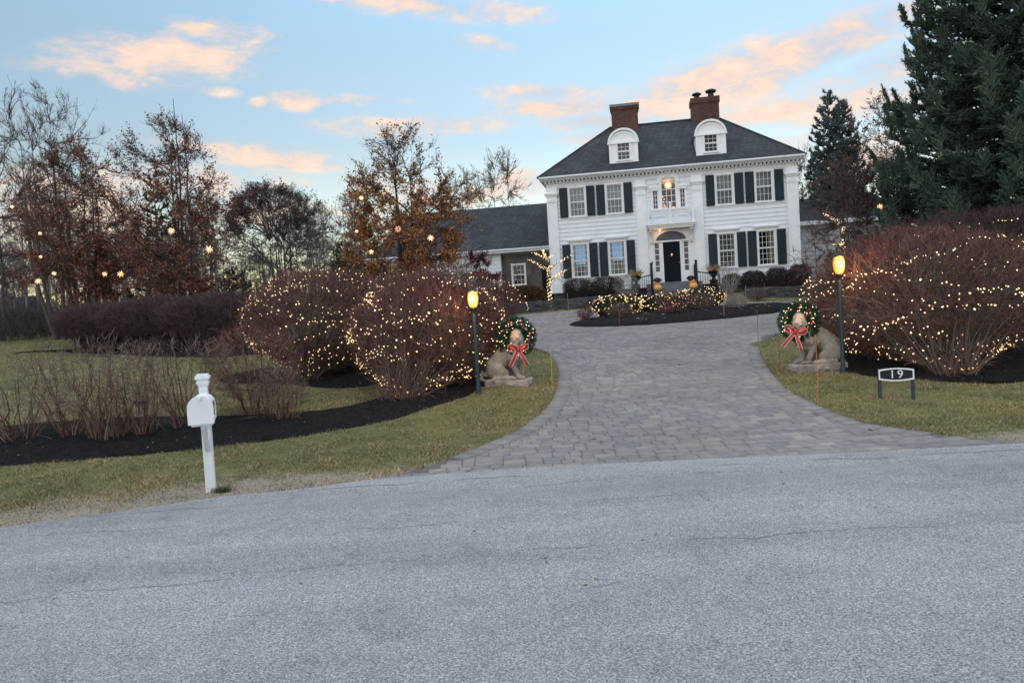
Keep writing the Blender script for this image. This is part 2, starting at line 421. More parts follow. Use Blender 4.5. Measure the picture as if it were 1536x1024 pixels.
# pavers: rows of stones of mixed length, each one slightly raised, cut to the drive's outline
def pavers():
    r_ = random.Random(3); V = []; Q = []
    ang = R(2.0); ca, sa = math.cos(ang), math.sin(ang)
    y = 6.6; cand = []
    while y < 31:
        hgt = r_.choice([.13, .13, .175, .175, .22])
        x = -14 - r_.random()
        while x < 20:
            w = r_.choice([.13, .18, .23, .23, .30]) if hgt > .16 else r_.choice([.13, .18, .18, .25])
            if hgt > .21 and r_.random() < .35:
                cand += [(x, y, w, hgt/2), (x, y+hgt/2, w, hgt/2)]
            else: cand.append((x, y, w, hgt))
            x += w
        y += hgt
    C = np.array(cand); cx = C[:,0]+C[:,2]/2; cy = C[:,1]+C[:,3]/2
    X_ = cx*ca - cy*sa + .35; Y_ = cx*sa + cy*ca
    k = inpoly(X_, Y_, DRIVE) & ((dist_poly(X_, Y_, DRIVE) > .13) | (Y_ < 7.4)) & ~(inpoly(X_, Y_, ISLAND) & (dist_poly(X_, Y_, ISLAND) > .25))
    keep = C[k]
    g = .0035; n = len(keep)
    dz = rng.normal(0, .0012, n); tx = rng.normal(0, .004, n); ty = rng.normal(0, .004, n)
    vs = np.zeros((n, 8, 3))
    for j, (a, b) in enumerate(((0,0),(1,0),(1,1),(0,1))):
        for lay, (ins, zz) in enumerate(((g, .004), (g+.006, .0145))):
            px = keep[:,0] + np.where(a, keep[:,2]-ins, ins); py = keep[:,1] + np.where(b, keep[:,3]-ins, ins)
            x2 = px*ca - py*sa + .35; y2 = px*sa + py*ca
            vs[:, lay*4+j, 0] = x2; vs[:, lay*4+j, 1] = y2
            vs[:, lay*4+j, 2] = _hn(y2) + zz + (dz + tx*(a-.5) + ty*(b-.5) if lay else 0)
    f = np.array([(4,5,6,7),(0,1,5,4),(1,2,6,5),(2,3,7,6),(3,0,4,7)])
    Fq = (f[None] + (np.arange(n)*8)[:,None,None]).reshape(-1, 4)
    o = mesh_np('paving', vs.reshape(-1,3), Fq, M_paver); tag(o, kind='structure')
pavers()
# soldier course of stones along both visible edges of the drive
def border(name, pts, step=.22, dep=.23, flip=1):
    V = []; pts = [tuple(Vector(a).lerp(Vector(b), k/20)) for a, b in zip(pts[:-1], pts[1:]) for k in range(20)]; acc = [Vector(pts[0])]
    for p in pts:
        if (Vector(p)-acc[-1]).length >= step: acc.append(Vector(p))
    vs = []
    for a, b in zip(acc[:-1], acc[1:]):
        if (b-a).length > step*2: continue
        d = (b-a).normalized(); nrm = Vector((-d.y, d.x))*flip
        q = [a+d*.005, b-d*.005, b-d*.005+nrm*dep, a+d*.005+nrm*dep]
        vs += [(p.x, p.y, h(0,p.y)-.01) for p in q] + [(p.x, p.y, h(0,p.y)+.019) for p in q]
    n = len(vs)//8; f = np.array([(4,5,6,7),(0,1,5,4),(1,2,6,5),(2,3,7,6),(3,0,4,7)])
    tag(mesh_np(name, vs, (f[None]+(np.arange(n)*8)[:,None,None]).reshape(-1,4), M_paver), kind='structure')
border('paving_edge', gp((1400,651),(1300,638),(1258,624),(1225,609),(1181,588),(1157,561),(1141,534),(1138,520)), flip=1)
border('paving_edge', gp((800,522),(822,530),(834,543),(839,558),(836,582),(830,600),(815,619),(777,648),(719,672),(656,696)), flip=1)

# ------------------------------------------------------------------ plants
def unit(v): return v / (np.linalg.norm(v, axis=-1, keepdims=True) + 1e-9)
def tubes(P, Rr, n=3):
    """P (N,K,3) polylines, Rr (N,K) radii -> verts, quads"""
    P = np.asarray(P, float); N, K, _ = P.shape
    T = np.empty_like(P); T[:,1:-1] = P[:,2:]-P[:,:-2]; T[:,0] = P[:,1]-P[:,0]; T[:,-1] = P[:,-1]-P[:,-2]; T = unit(T)
    ref = np.where(np.abs(T[:,:1,2:]) > .9, np.array([[[1.,0,0]]]), np.array([[[0,0,1.]]]))
    A = unit(np.cross(T, np.broadcast_to(ref, T.shape))); B = np.cross(T, A)
    V = np.stack([P + (A*math.cos(2*PI*k/n) + B*math.sin(2*PI*k/n))*Rr[...,None] for k in range(n)], 2)  # N,K,n,3
    idx = np.arange(N*K*n).reshape(N, K, n)
    a = idx[:,:-1]; b = idx[:,1:]
    Q = np.stack([a, np.roll(a, -1, 2), np.roll(b, -1, 2), b], -1).reshape(-1, 4)
    return V.reshape(-1, 3), Q
def join(parts):
    V = []; Q = []; b = 0
    for v, q in parts: V.append(v); Q.append(q + b); b += len(v)
    return np.concatenate(V), np.concatenate(Q)
def bez(a, ta, tb, b, K):
    """cubic from a (tangent ta) to b (tangent tb); arrays (N,3)"""
    s = np.linspace(0, 1, K)[None,:,None]; a = a[:,None]; b = b[:,None]
    L = np.linalg.norm(b-a, axis=-1, keepdims=True)
    p1 = a + ta[:,None]*L*.4; p2 = b - tb[:,None]*L*.3
    return (1-s)**3*a + 3*(1-s)**2*s*p1 + 3*(1-s)*s*s*p2 + s**3*b
def attach(nodesP, nodesT, targets, r_, up=.0, back=1.0, jit=.1, K=5):
    """connect each target to a nearby skeleton node; returns polylines and index of node"""
    idx = np.empty(len(targets), int)
    for i in range(0, len(targets), 400):
        t_ = targets[i:i+400]; D = t_[:,None]-nodesP[None]; dist = np.linalg.norm(D, axis=-1)
        dirn = D/(dist[...,None]+1e-6); align = (dirn*nodesT[None]).sum(-1)
        cost = dist*(1.6 - .9*align) ; cost[dist < .02] = 1e9
        idx[i:i+400] = cost.argmin(1)
    a = nodesP[idx]; ta = nodesT[idx]; d = unit(targets-a)
    t0 = unit(ta*.7 + d*.6 + r_.normal(0, jit, d.shape)); t1 = unit(d + np.array([0,0,up]) + r_.normal(0, jit*1.5, d.shape))
    return bez(a, t0, t1, targets, K), idx
def nodes_of(P, lo=.2):
    K = P.shape[1]; s = int(K*lo); T = np.empty_like(P); T[:,:-1] = P[:,1:]-P[:,:-1]; T[:,-1] = T[:,-2]
    return P[:,s:].reshape(-1,3), unit(T[:,s:].reshape(-1,3))
def wiggle(P, r_, amp):
    K = P.shape[1]; w = np.sin(np.linspace(0, PI, K))[None,:,None]; return P + r_.normal(0, 1, (P.shape[0], K, 3))*amp*w
def leaves(C, r_, size, flat=.0, aspect=.6):
    n = len(C); a = unit(r_.normal(0,1,(n,3))); b = unit(np.cross(a, r_.normal(0,1,(n,3)))); s = size*r_.uniform(.6, 1.3, (n,1))
    V = np.stack([C-a*s, C-b*s*aspect*.9 + a*s*.1, C+a*s, C+b*s*aspect + a*s*.15], 1)
    return V.reshape(-1,3), np.arange(4*n).reshape(n,4)

def crown_targets(n, r_, H, base, rx, shape, shell=0, n_gap=0, lean=(0,0)):
    """random points inside a crown outline; shape(t) gives the radius fraction for height fraction t"""
    out = []
    gaps = [(r_.uniform(-.7,.7), r_.uniform(-.7,.7), r_.uniform(.2,.95), r_.uniform(.1,.22)) for _ in range(n_gap)]
    while len(out) < n:
        t_ = r_.uniform(0,1,n*2); a = r_.uniform(0,2*PI,n*2); rr = r_.uniform(0,1,n*2)**(.5 if not shell else .5/(1+shell))
        R_ = shape(t_)*(1+.18*np.sin(a*3+t_*5+gaps[0][0]*9 if gaps else a*3)+.12*np.sin(a*5-t_*9))
        p = np.c_[rr*R_*np.cos(a), rr*R_*np.sin(a), t_]
        ok = (R_ > .02) & (r_.uniform(0,1,n*2) < np.clip(R_, .05, 1)**1.2)
        if shell: ok &= (r_.uniform(0,1,n*2) < t_**shell*1.2)
        for g in gaps: ok &= ((p[:,0]-g[0])**2 + (p[:,1]-g[1])**2 + ((p[:,2]-g[2])*1.5)**2) > g[3]**2
        out += list(p[ok])
    out = np.array(out[:n])
    return np.c_[out[:,0]*rx + lean[0]*out[:,2], out[:,1]*rx + lean[1]*out[:,2], base + out[:,2]*(H-base)]

def tree_mesh(seed, H, base, rx, shape, trunk_r=.15, n1=14, n2=120, n3=1500, n4=0, stems=1, spread=.3, up=.3, leaf=0, leafsize=.06, leafclump=None,
              tr=.55, shell=0, gaps=6, r3=.009, lean=(0,0), stemtop=.8, thin=1.0):
    r_ = np.random.default_rng(seed)
    # trunks / main stems
    K = 9; tp = []
    for i in range(stems):
        a = r_.uniform(0, 2*PI) if stems > 1 else 0; s = spread*r_.uniform(.4, 1) if stems > 1 else .0
        top = np.array([math.cos(a)*s*rx + lean[0], math.sin(a)*s*rx + lean[1], H*stemtop*r_.uniform(.85, 1.05)])
        bb = np.array([math.cos(a)*trunk_r*1.2*(stems > 1), math.sin(a)*trunk_r*1.2*(stems > 1), -.15])
        P = bez(bb[None], unit(np.array([[math.cos(a)*s*.8, math.sin(a)*s*.8, 1.]])), unit(np.array([[0,0,1.]])), top[None], K); tp.append(P)
    P0 = wiggle(np.concatenate(tp), r_, .03*rx*.4); f = np.linspace(1, .12, K)[None]
    R0 = np.repeat(trunk_r*(.6 if stems > 1 else 1)*f, stems, 0); R0[:,0] *= 1.3
    N0, T0 = nodes_of(P0, base/H*.7)
    t1 = crown_targets(n1, r_, H*.97, base + (H-base)*.12, rx*.85, shape, shell, 0, lean)
    P1, _ = attach(N0, T0, t1, r_, up, jit=.15, K=7)
    # start branches well below their targets
    P1 = wiggle(P1, r_, rx*.02)
    L1 = np.linalg.norm(P1[:,-1]-P1[:,0], axis=-1)
    R1 = (np.clip(L1*.016, .012, trunk_r*tr)[:,None])*np.linspace(1, .25, 7)[None]
    t2 = crown_targets(n2, r_, H, base, rx*.97, shape, shell, gaps, lean)
    N1, T1 = nodes_of(np.concatenate([P1]), .15); N0b, T0b = nodes_of(P0, .35)
    P2, _ = attach(np.concatenate([N1, N0b]), np.concatenate([T1, T0b]), t2, r_, up*.8, jit=.2, K=6); P2 = wiggle(P2, r_, .03)
    L2 = np.linalg.norm(P2[:,-1]-P2[:,0], axis=-1); R2 = np.clip(L2*.011, r3*1.2, .05)[:,None]*np.linspace(1, .3, 6)[None]
    N2, T2 = nodes_of(P2, .3)
    # twigs: short, fanned off the branch nodes
    k = r_.integers(0, len(N2), n3); L = rx*.16*r_.uniform(.4, 1.2, (n3,1))*thin
    d = unit(T2[k] + r_.normal(0,.55,(n3,3)) + np.array([0,0,up*.6]))
    a = N2[k]; P3 = bez(a, unit(T2[k]*.5+d), unit(d+np.array([0,0,up])+r_.normal(0,.2,(n3,3))), a + d*L, 4)
    R3 = np.full((n3,1), r3)*np.linspace(1, .35, 4)[None]
    parts = [tubes(P2, R2, 3), tubes(P3, R3, 3)]
    tips = P3
    if n4:
        N3, T3 = nodes_of(P3, .3); k = r_.integers(0, len(N3), n4)
        d = unit(T3[k] + r_.normal(0,.5,(n4,3)) + np.array([0,0,up*.5])); a = N3[k]; L = rx*.07*r_.uniform(.4,1.3,(n4,1))*thin
        P4 = bez(a, d, unit(d+r_.normal(0,.2,(n4,3))), a+d*L, 3); parts.append(tubes(P4, np.full((n4,1), r3*.6)*np.array([[1,.8,.4]]), 3)); tips = P4
    lv = None
    if leaf:
        nt = tips[:,1:].reshape(-1,3); w = np.ones(len(nt))
        if leafclump is not None: w = leafclump(nt/np.array([rx, rx, H]))
        cell = lump(nt[:,0]*1.0, nt[:,1]+nt[:,2]*1.3, 2.2/ max(.5, rx*.25)); w = w*np.clip(.55+cell*.6, .05, 2)
        k = r_.choice(len(nt), leaf, p=w/w.sum()); lv = leaves(nt[k] + r_.normal(0, leafsize*1.3, (leaf,3)), r_, leafsize)
    return join([tubes(P0, R0, 8)]) , tubes(P1, R1, 5), join(parts), lv

def make_tree(name, loc, label, cat, mt, mc, ml=None, group=None, rz=0, **kw):
    root = empty(name, loc, rz, label, cat, group)
    t0, t1, tw, lv = tree_mesh(**kw)
    mesh_np('trunk', *join([t0, t1]), mt, root, True)
    mesh_np('crown', *tw, mc, root)
    if lv is not None: mesh_np('leaves', *lv, ml, root)
    return root
oval = lambda t_: np.sqrt(np.clip(1-(2*t_-1)**2, 0, 1))**.8
vase = lambda t_: np.clip(.25+1.1*t_, 0, 1)*np.sqrt(np.clip(1-np.clip((t_-.65)/.35, 0, 1)**2, 0, 1))
lollip = lambda t_: np.sqrt(np.clip(1-(2*t_-1)**2, 0, 1))
broad = lambda t_: np.clip(np.sin(np.clip(t_*.9+.12, 0, 1)*PI), 0, 1)**.6

def bush_mesh(seed, base_r, c, rad, n1=90, n2=900, n3=5000, n4=12000, r1=.016, zmin=.25, flat=0.0, r4=.0022, base_c=(0,0), K=7, low=1.0):
    """many stems fanning from a small base to a domed, clipped outline. c, rad: centre and radii of the ellipsoid"""
    r_ = np.random.default_rng(seed); c = np.array(c); rad = np.array(rad)
    def dome(n, lo, hi, zlo):
        v = unit(r_.normal(0,1,(n*4,3))); p = c + v*rad*r_.uniform(lo, hi, (n*4,1))*(1+.055*lump(v[:,0]*2.5+seed, v[:,1]*2.5+v[:,2]*2.5, 2.2))[:,None]; p = p[p[:,2] > zlo]; return p[:n]
    t1 = dome(n1, .45, .85, zmin); a = r_.uniform(0,2*PI,len(t1)); q = base_r*np.sqrt(r_.uniform(0,1,len(t1)))
    out = np.arctan2(t1[:,1]-base_c[1], t1[:,0]-base_c[0]); a = out + r_.normal(0,.8,len(t1))
    b = np.c_[base_c[0]+q*np.cos(a), base_c[1]+q*np.sin(a), np.full(len(t1), -.05)]
    d = unit(t1-b); P1 = bez(b, unit(d*1.0+np.array([0,0,.12])), unit(d+np.array([0,0,.3])+r_.normal(0,.12,d.shape)), t1, K)
    P1 = wiggle(P1, r_, .018); R1 = (r1*r_.uniform(.6,1.3,(len(t1),1)))*np.linspace(1,.45,K)[None]
    N1, T1 = nodes_of(P1, .18)
    t2 = dome(n2, .6, .97, zmin*.7); P2, _ = attach(N1, T1, t2, r_, .35, jit=.18, K=6); P2 = wiggle(P2, r_, .012)
    R2 = np.full((len(t2),1), r1*.42)*np.linspace(1,.5,6)[None]
    N2, T2 = nodes_of(P2, .35)
    t3 = dome(n3, .8, 1.0, zmin*.8)
    k = None
    P3, _ = attach(N2, T2, t3, r_, .3, jit=.25, K=4); R3 = np.full((len(t3),1), r1*.2)*np.linspace(1,.6,4)[None]
    N3, T3 = nodes_of(P3, .4); k = r_.integers(0,len(N3),n4)
    o = unit((N3[k]-c)/rad**2); d = unit(T3[k]*.6 + o*.5 + r_.normal(0,.4,(n4,3)) + np.array([0,0,.3])); L = r_.uniform(.06,.2,(n4,1)); a = N3[k]
    e = a + d*L; s = np.linalg.norm((e-c)/rad, axis=-1); e = np.where((s > 1.12)[:,None], c+(e-c)/s[:,None]*1.12, e)
    P4 = np.stack([a, (a+e)/2 + r_.normal(0,.006,a.shape), e], 1); R4 = np.full((n4,1), r4)*np.array([[1.2,1,.6]])
    NA, TA = nodes_of(P1, .05); m = int(n2*.9*low); k = r_.integers(0, len(NA), m); o = NA[k]-c; o[:,2] = 0; o = unit(o)
    d = unit(TA[k]*.7 + o*.35 + r_.normal(0,.35,(m,3))); a = NA[k]; e = a + d*r_.uniform(.12,.5,(m,1)); e[:,2] = np.maximum(e[:,2], .04)
    P5 = np.stack([a, (a+e)/2 + r_.normal(0,.02,a.shape), e], 1); R5 = np.full((m,1), r1*.28)*np.array([[1.1,.8,.4]])
    k = r_.integers(0, m, m*3); fr = r_.uniform(.2,1,(m*3,1)); a = P5[k,0]*(1-fr)+P5[k,2]*fr; d = unit(unit(P5[k,2]-P5[k,0])*.8+r_.normal(0,.5,(m*3,3))); e = a+d*r_.uniform(.05,.22,(m*3,1)); e[:,2] = np.maximum(e[:,2], .03)
    P6 = np.stack([a,(a+e)/2,e],1)
    return join([tubes(P1,R1,5)]), join([tubes(P2,R2,3), tubes(P3,R3,3), tubes(P5,R5,3)]), join([tubes(P4,R4,3), tubes(P6, np.full((m*3,1), r4*1.1)*np.array([[1,.8,.5]]), 3)])
def make_bush(name, loc, label, cat, mstem, mtwig, mtip, group=None, **kw):
    root = empty(name, loc, 0, label, cat, group)
    a, b, c_ = bush_mesh(**kw)
    mesh_np('stems', *a, mstem, root, True); mesh_np('branches', *b, mtwig, root); mesh_np('crown', *c_, mtip, root)
    return root

def needle_tree(name, loc, label, cat, seed, H, rad, mt, mn, nw=30, per=8, shoots=34, z0=.3, leaders=1, shoot_l=.5, w=.03, power=.85, up=.25, sub=4, group=None):
    r_ = np.random.default_rng(seed); root = empty(name, loc, 0, label, cat, group)
    B = []; LB = []; TR = []
    for l in range(leaders):
        off = np.array([(l-.5*(leaders-1))*rad*.32, 0, 0]) if leaders > 1 else np.zeros(3)
        Hl = H*(1-.04*l)
        TR.append(np.stack([np.array([0,0,-.2]), np.array([0,0,H*.2])+off*.2, np.array([0,0,H*.5])+off*.8, np.array([0,0,Hl])+off]))
        for z in np.linspace(z0, Hl*.985, nw):
            f = z/Hl; Lr = rad*(1-f)**power*(1 if leaders == 1 else .85)
            npr = max(4, int(per*(.55+.6*(1-f))))
            for a in r_.uniform(0,2*PI,1)+np.arange(npr)*2*PI/npr + r_.normal(0,.18,npr):
                L = Lr*r_.uniform(.72,1.12)+.12; zz = z + r_.normal(0, .12)
                o = np.array([0,0,zz])+off*min(1, f*1.6); dv = np.array([math.cos(a), math.sin(a), 0])
                el = -.22+.9*f**1.5
                e = o + dv*L + np.array([0,0,el*L]); m_ = (o+e)/2 + np.array([0,0,-.10*L])
                tipv = e + dv*.05*L + np.array([0,0,up*.3*L])
                B.append(np.stack([o, (o+m_)/2+np.array([0,0,.01*L]), m_, (m_+e)/2-np.array([0,0,.03*L]), e, tipv])); LB.append(L)
    P = np.array(B); LB = np.array(LB); T = np.array(TR)
    RB = np.clip(LB*.012,.006,.06)[:,None]*np.linspace(1,.25,6)[None]
    tr_ = tubes(T, np.full((len(T),1), H*.013)*np.array([[1.2,.9,.55,.06]]), 8)
    mesh_np('trunk', *join([tr_]), mt, root, True)
    mesh_np('branches', *tubes(P, RB, 4), mt, root)
    # shoots along each branch: both sides and above, brushes of needles
    n = len(P); cnt = np.clip((shoots*LB/rad), 7, shoots).astype(int); bi = np.repeat(np.arange(n), cnt); m = len(bi)
    s = r_.uniform(.12,1,m)**.8; seg = np.minimum((s*5).astype(int), 4); fr = s*5-seg
    a = P[bi,seg]*(1-fr[:,None]) + P[bi,seg+1]*fr[:,None]; tg = unit(P[bi,seg+1]-P[bi,seg])
    side = unit(np.cross(tg, [0,0,1.]))*np.where(r_.uniform(0,1,m) < .5, 1, -1)[:,None]
    d = unit(tg*.75 + side*r_.uniform(.3,1,(m,1)) + np.array([0,0,1])*r_.normal(up*.4,.28,(m,1)))
    L = (shoot_l*(.35+.65*(LB[bi]/rad))*(1.15-s*.6)*r_.uniform(.6,1.25,m))[:,None]
    e = a + d*L + np.array([0,0,up*.25])*L
    SP = [np.stack([a, (a+e)/2 - np.array([0,0,.04])*L, e], 1)]; SR = [np.full((m,1), w)*np.array([[.8,1,.12]])]
    for j in range(sub):
        fr = r_.uniform(.15,.9,(m,1)); a2 = a*(1-fr)+e*fr; s2 = unit(np.cross(d, r_.normal(0,1,(m,3))))
        d2 = unit(d*.9 + s2*.75 + np.array([0,0,up*.6])); L2 = L*r_.uniform(.25,.5,(m,1)); e2 = a2+d2*L2
        SP.append(np.stack([a2, (a2+e2)/2, e2], 1)); SR.append(np.full((m,1), w*.75)*np.array([[.7,1,.1]]))
    V, Q = tubes(np.concatenate(SP), np.concatenate(SR), 3)
    # needles: thin slivers standing off the shoots, so that nothing reads as a smooth cone
    SPc = np.concatenate(SP); k = r_.integers(0, len(SPc), int(len(SPc)*2.2)); fr = r_.uniform(0,1,(len(k),1)); a = SPc[k,0]*(1-fr)+SPc[k,2]*fr
    ax = unit(SPc[k,2]-SPc[k,0]); d = unit(ax*.8+r_.normal(0,.6,a.shape)); L = w*3.0; b = unit(np.cross(d, ax))*w*.28
    NV = np.stack([a-b, a+b, a+d*L+b*.3, a+d*L-b*.3], 1).reshape(-1,3)
    V, Q = join([(V, Q), (NV, np.arange(len(NV)).reshape(-1,4))])
    mesh_np('crown', V, Q, mn, root)
    return root

# ------------------------------------------------------------------ house (local x along the front, y into the house, z up)
HA = R(-10)
HO = Vector((8.35+.08*math.cos(HA), 38.0+.08*math.sin(HA), 2.0))
def HW(u, d, z=0):
    return Vector((HO.x + u*math.cos(HA) - d*math.sin(HA), HO.y + u*math.sin(HA) + d*math.cos(HA), HO.z + z))
house = empty('house', HO, HA, 'white two storey clapboard house with black shutters, hipped slate roof and two brick chimneys', 'house')
def part(mb, name, mat_, parent=house, smooth=False, bevel=0, label=None):
    o = mb.build(name, mat_, parent, smooth, bevel)
    if label: o['label'] = label
    return o
WU, W2U = 4.67, 2.75
wins = []
for su in (-1, 1):
    for cu in (WU, W2U):
        wins.append((su*cu, .39, 1.20, 2.88, 6, su, cu)); wins.append((su*cu, .39, 4.36, 5.83, 4, su, cu))
holes = [(c-w, c+w, a, b) for c, w, a, b, *_ in wins] + [(-.42,.42,.58,2.68), (-.86,-.60,1.18,2.66), (.60,.86,1.18,2.66), (-.36,.36,4.38,6.02), (-.80,-.56,4.38,5.32), (.56,.80,4.38,5.32)]
def clap(mb, u0, u1, z0, z1, holes=(), y=0, expo=.21, lip=.034, axis=0, sgn=1):
    zs = sorted(set([z0, z1] + [z0+k*expo for k in range(int((z1-z0)/expo)+1)] + [q for hh_ in holes for q in hh_[2:] if z0 < q < z1]))
    def off(z, low):
        f = ((z-z0)/expo) % 1.0
        if low and f > .999: f = 0
        if not low and f < .001: f = 1
        return lip*(1-f)
    for a, b in zip(zs[:-1], zs[1:]):
        if b-a < 1e-4: continue
        ya, yb = y - off(a+1e-6, True)*sgn, y - off(b-1e-6, False)*sgn
        cuts = sorted((hh_[0], hh_[1]) for hh_ in holes if hh_[2] < (a+b)/2 < hh_[3]); x = u0; spans = []
        for p, q in cuts:
            if p > x: spans.append((x, p))
            x = max(x, q)
        if x < u1: spans.append((x, u1))
        for p, q in spans:
            if axis == 0: mb.add([(p,ya,a),(q,ya,a),(q,yb,b),(p,yb,b),(p,y,a),(q,y,a)], [(0,1,2,3),(4,5,1,0)])
            else: mb.add([(ya,p,a),(ya,q,a),(yb,q,b),(yb,p,b),(y,p,a),(y,q,a)], [(0,1,2,3),(4,5,1,0)])
w = MB(); clap(w, -6.2, 6.2, .42, 5.92, holes)
clap(w, 0, 9.2, .42, 5.92, (), y=-6.2, axis=1, sgn=1); clap(w, 0, 9.2, .42, 5.92, (), y=6.2, axis=1, sgn=-1)
w.box(-6.2, 6.2, 9.18, 9.2, .42, 5.92)
part(w, 'wall', M_white)
part(MB().box(-6.17, 6.17, .03, 9.15, -.6, .42), 'foundation', M_drystone)
# dim rooms behind the openings
rm = MB(); rm.box(-6.15, 6.15, 2.4, 2.45, .45, 6.2); rm.box(-6.15, 6.15, .05, 2.4, .45, .5); rm.box(-6.15, 6.15, .05, 2.4, 3.2, 3.35); rm.box(-6.15, 6.15, .05, 2.4, 6.15, 6.2)
for q in (-6.15, -1.3, 1.25, 6.1): rm.box(q, q+.05, .06, 2.39, .51, 6.14)
part(rm, 'room', M_room)

def window(c, hw, z0, z1, rows, cols=4, y=0, parent=house, curt=None, casing=.09, name='window', low=None):
    """casing, sill, two sashes with muntins, pane, curtain"""
    f = MB()
    f.box(c-hw-casing, c-hw, y-.055, y+.12, z0, z1); f.box(c+hw, c+hw+casing, y-.055, y+.12, z0, z1)
    f.box(c-hw-casing-.01, c+hw+casing+.01, y-.06, y+.12, z1, z1+casing); f.box(c-hw-casing-.04, c+hw+casing+.04, y-.10, y+.12, z0-.07, z0)
    o = f.build(name, M_trim, parent)
    s_ = MB(); t_ = .038; zm = (z0+z1)/2
    for a, b, yy in ((z0, zm, y+.055), (zm, z1, y+.02)):
        s_.box(c-hw, c-hw+t_, yy, yy+.03, a, b); s_.box(c+hw-t_, c+hw, yy, yy+.03, a, b)
        s_.box(c-hw+t_, c+hw-t_, yy, yy+.03, a, a+t_); s_.box(c-hw+t_, c+hw-t_, yy, yy+.03, b-t_, b)
        for k in range(1, cols): x = c-hw+2*hw*k/cols; s_.box(x-.008, x+.008, yy+.003, yy+.026, a+t_, b-t_)
        rr = rows//2
        for k in range(1, rr): z = a+(b-a)*k/rr; s_.box(c-hw+t_, c+hw-t_, yy+.005, yy+.024, z-.008, z+.008)
    s_.build('sash', M_trim, o)
    p = MB(); p.box(c-hw, c+hw, y+.037, y+.041, zm, z1); p.box(c-hw, c+hw, y+.072, y+.076, z0, zm); p.build('pane', M_glass, o)
    if curt:
        for (xa, xb, za, zb, m_) in curt:
            n = 40; v = []; 
            for i in range(n+1):
                x = xa+(xb-xa)*i/n; yy = y+.16+.012*math.sin(i*.9)+.01*math.sin(i*.4)
                v += [(x, yy, za), (x, yy, zb)]
            q = MB(); q.add(v, [(2*i, 2*i+2, 2*i+3, 2*i+1) for i in range(n)]); q.build('curtain', m_, o, True)
    return o
for c, hw, z0, z1, rows, su, cu in wins:
    zm = (z0+z1)/2
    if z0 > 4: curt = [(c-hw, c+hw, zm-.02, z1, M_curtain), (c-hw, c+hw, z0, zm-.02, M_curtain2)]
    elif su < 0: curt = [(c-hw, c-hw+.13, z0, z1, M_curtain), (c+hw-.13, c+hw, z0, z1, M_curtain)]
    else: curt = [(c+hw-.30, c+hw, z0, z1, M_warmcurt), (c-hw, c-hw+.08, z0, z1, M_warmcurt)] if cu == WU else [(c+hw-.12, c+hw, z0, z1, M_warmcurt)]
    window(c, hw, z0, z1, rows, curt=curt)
    if z0 < 3:
        l = MB(); l.box(c-.58, c+.58, -.13, .0, 3.04, 3.10); l.box(c-.62, c+.62, -.17, .0, 3.10, 3.15); part(l, 'window_hood', M_trim)
    for s2 in (-1, 1):
        a = c + s2*(hw+.105) ; b = a + s2*.42; a, b = min(a,b), max(a,b)
        m_ = MB(); m_.box(a, b, -.10, -.055, z0-.03, z1+.03)
        zc = [z0+.04, z0+(z1-z0)*.45, z1-.04]
        for k in range(2):
            za, zb = zc[k]+.03, zc[k+1]-.03
            n = int((zb-za)/.06)
            for i in range(n):
                z = za+(zb-za)*(i+.5)/n; m_.add([(a+.05,-.108,z-.024),(b-.05,-.108,z-.024),(b-.05,-.102,z+.024),(a+.05,-.102,z+.024)], [(0,1,2,3)])
        m_.box(a, a+.05, -.116, -.099, z0-.03, z1+.03); m_.box(b-.05, b, -.116, -.099, z0-.03, z1+.03)
        for zz in (z0-.03, zc[1]-.03, z1-.03): m_.box(a+.05, b-.05, -.114, -.099, zz, zz+.06)
        part(m_, 'shutter', M_shutter)
# added glowing panels imitating the blue reflection in the left upper panes
M_reflection = emis('reflection_glow', (.07,.26,.48), .42)
part(MB().box(-5.25, -4.30, 1.2, 1.25, 1.92, 2.95), 'blue_reflection_panel', M_reflection)
part(MB().box(-3.25, -2.5, 1.2, 1.25, 2.0, 2.95), 'blue_reflection_panel', M_reflection)

# pilasters
def pilaster(u0, u1, z0, z1):
    m_ = MB(); m_.box(u0, u1, -.11, .0, z0, z1)
    m_.box(u0, u0+.07, -.135, -.108, z0+.3, z1-.1); m_.box(u1-.07, u1, -.135, -.108, z0+.3, z1-.1); m_.box(u0+.07, u1-.07, -.133, -.108, z1-.2, z1-.1)
    m_.box(u0-.04, u1+.04, -.16, .0, z0-.2, z0+.28)
    m_.box(u0-.03, u1+.03, -.15, .0, z1-.28, z1-.24)
    for i in range(3): m_.box(u0-.03-i*.04, u1+.03+i*.04, -.15-i*.04, .0, z1+i*.06, z1+i*.06+.058)
    m_.box(u0-.01, u1+.01, -.13, .0, z1+.18, 5.93)
    part(m_, 'pilaster', M_trim)
for u0, u1 in ((-6.26,-5.72), (5.72,6.26), (-1.66,-1.16), (1.16,1.66)): pilaster(u0, u1, .62, 5.45)
# frieze, dentils, cornice and gutter, round all four sides
c_ = MB()
for z0, z1, e in ((5.92,6.12,.06), (6.12,6.17,.14), (6.25,6.30,.28), (6.30,6.42,.36)):
    c_.box(-6.2-e, 6.2+e, -e, 9.2+e, z0, z1)
n = 66
for i in range(n):
    x = -6.35+12.7*(i+.5)/n; c_.box(x-.05, x+.05, -.22, -.05, 6.172, 6.248)
for i in range(44):
    y = .1+9*(i+.5)/44
    for sx in (-1, 1): c_.box(sx*6.32-.09, sx*6.32+.09, y-.05, y+.05, 6.172, 6.248)
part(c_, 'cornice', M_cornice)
g_ = MB(); g_.tube([(-6.6,-.40,6.40), (6.6,-.40,6.40)], .06, 8); part(g_, 'gutter', M_cornice, smooth=True)
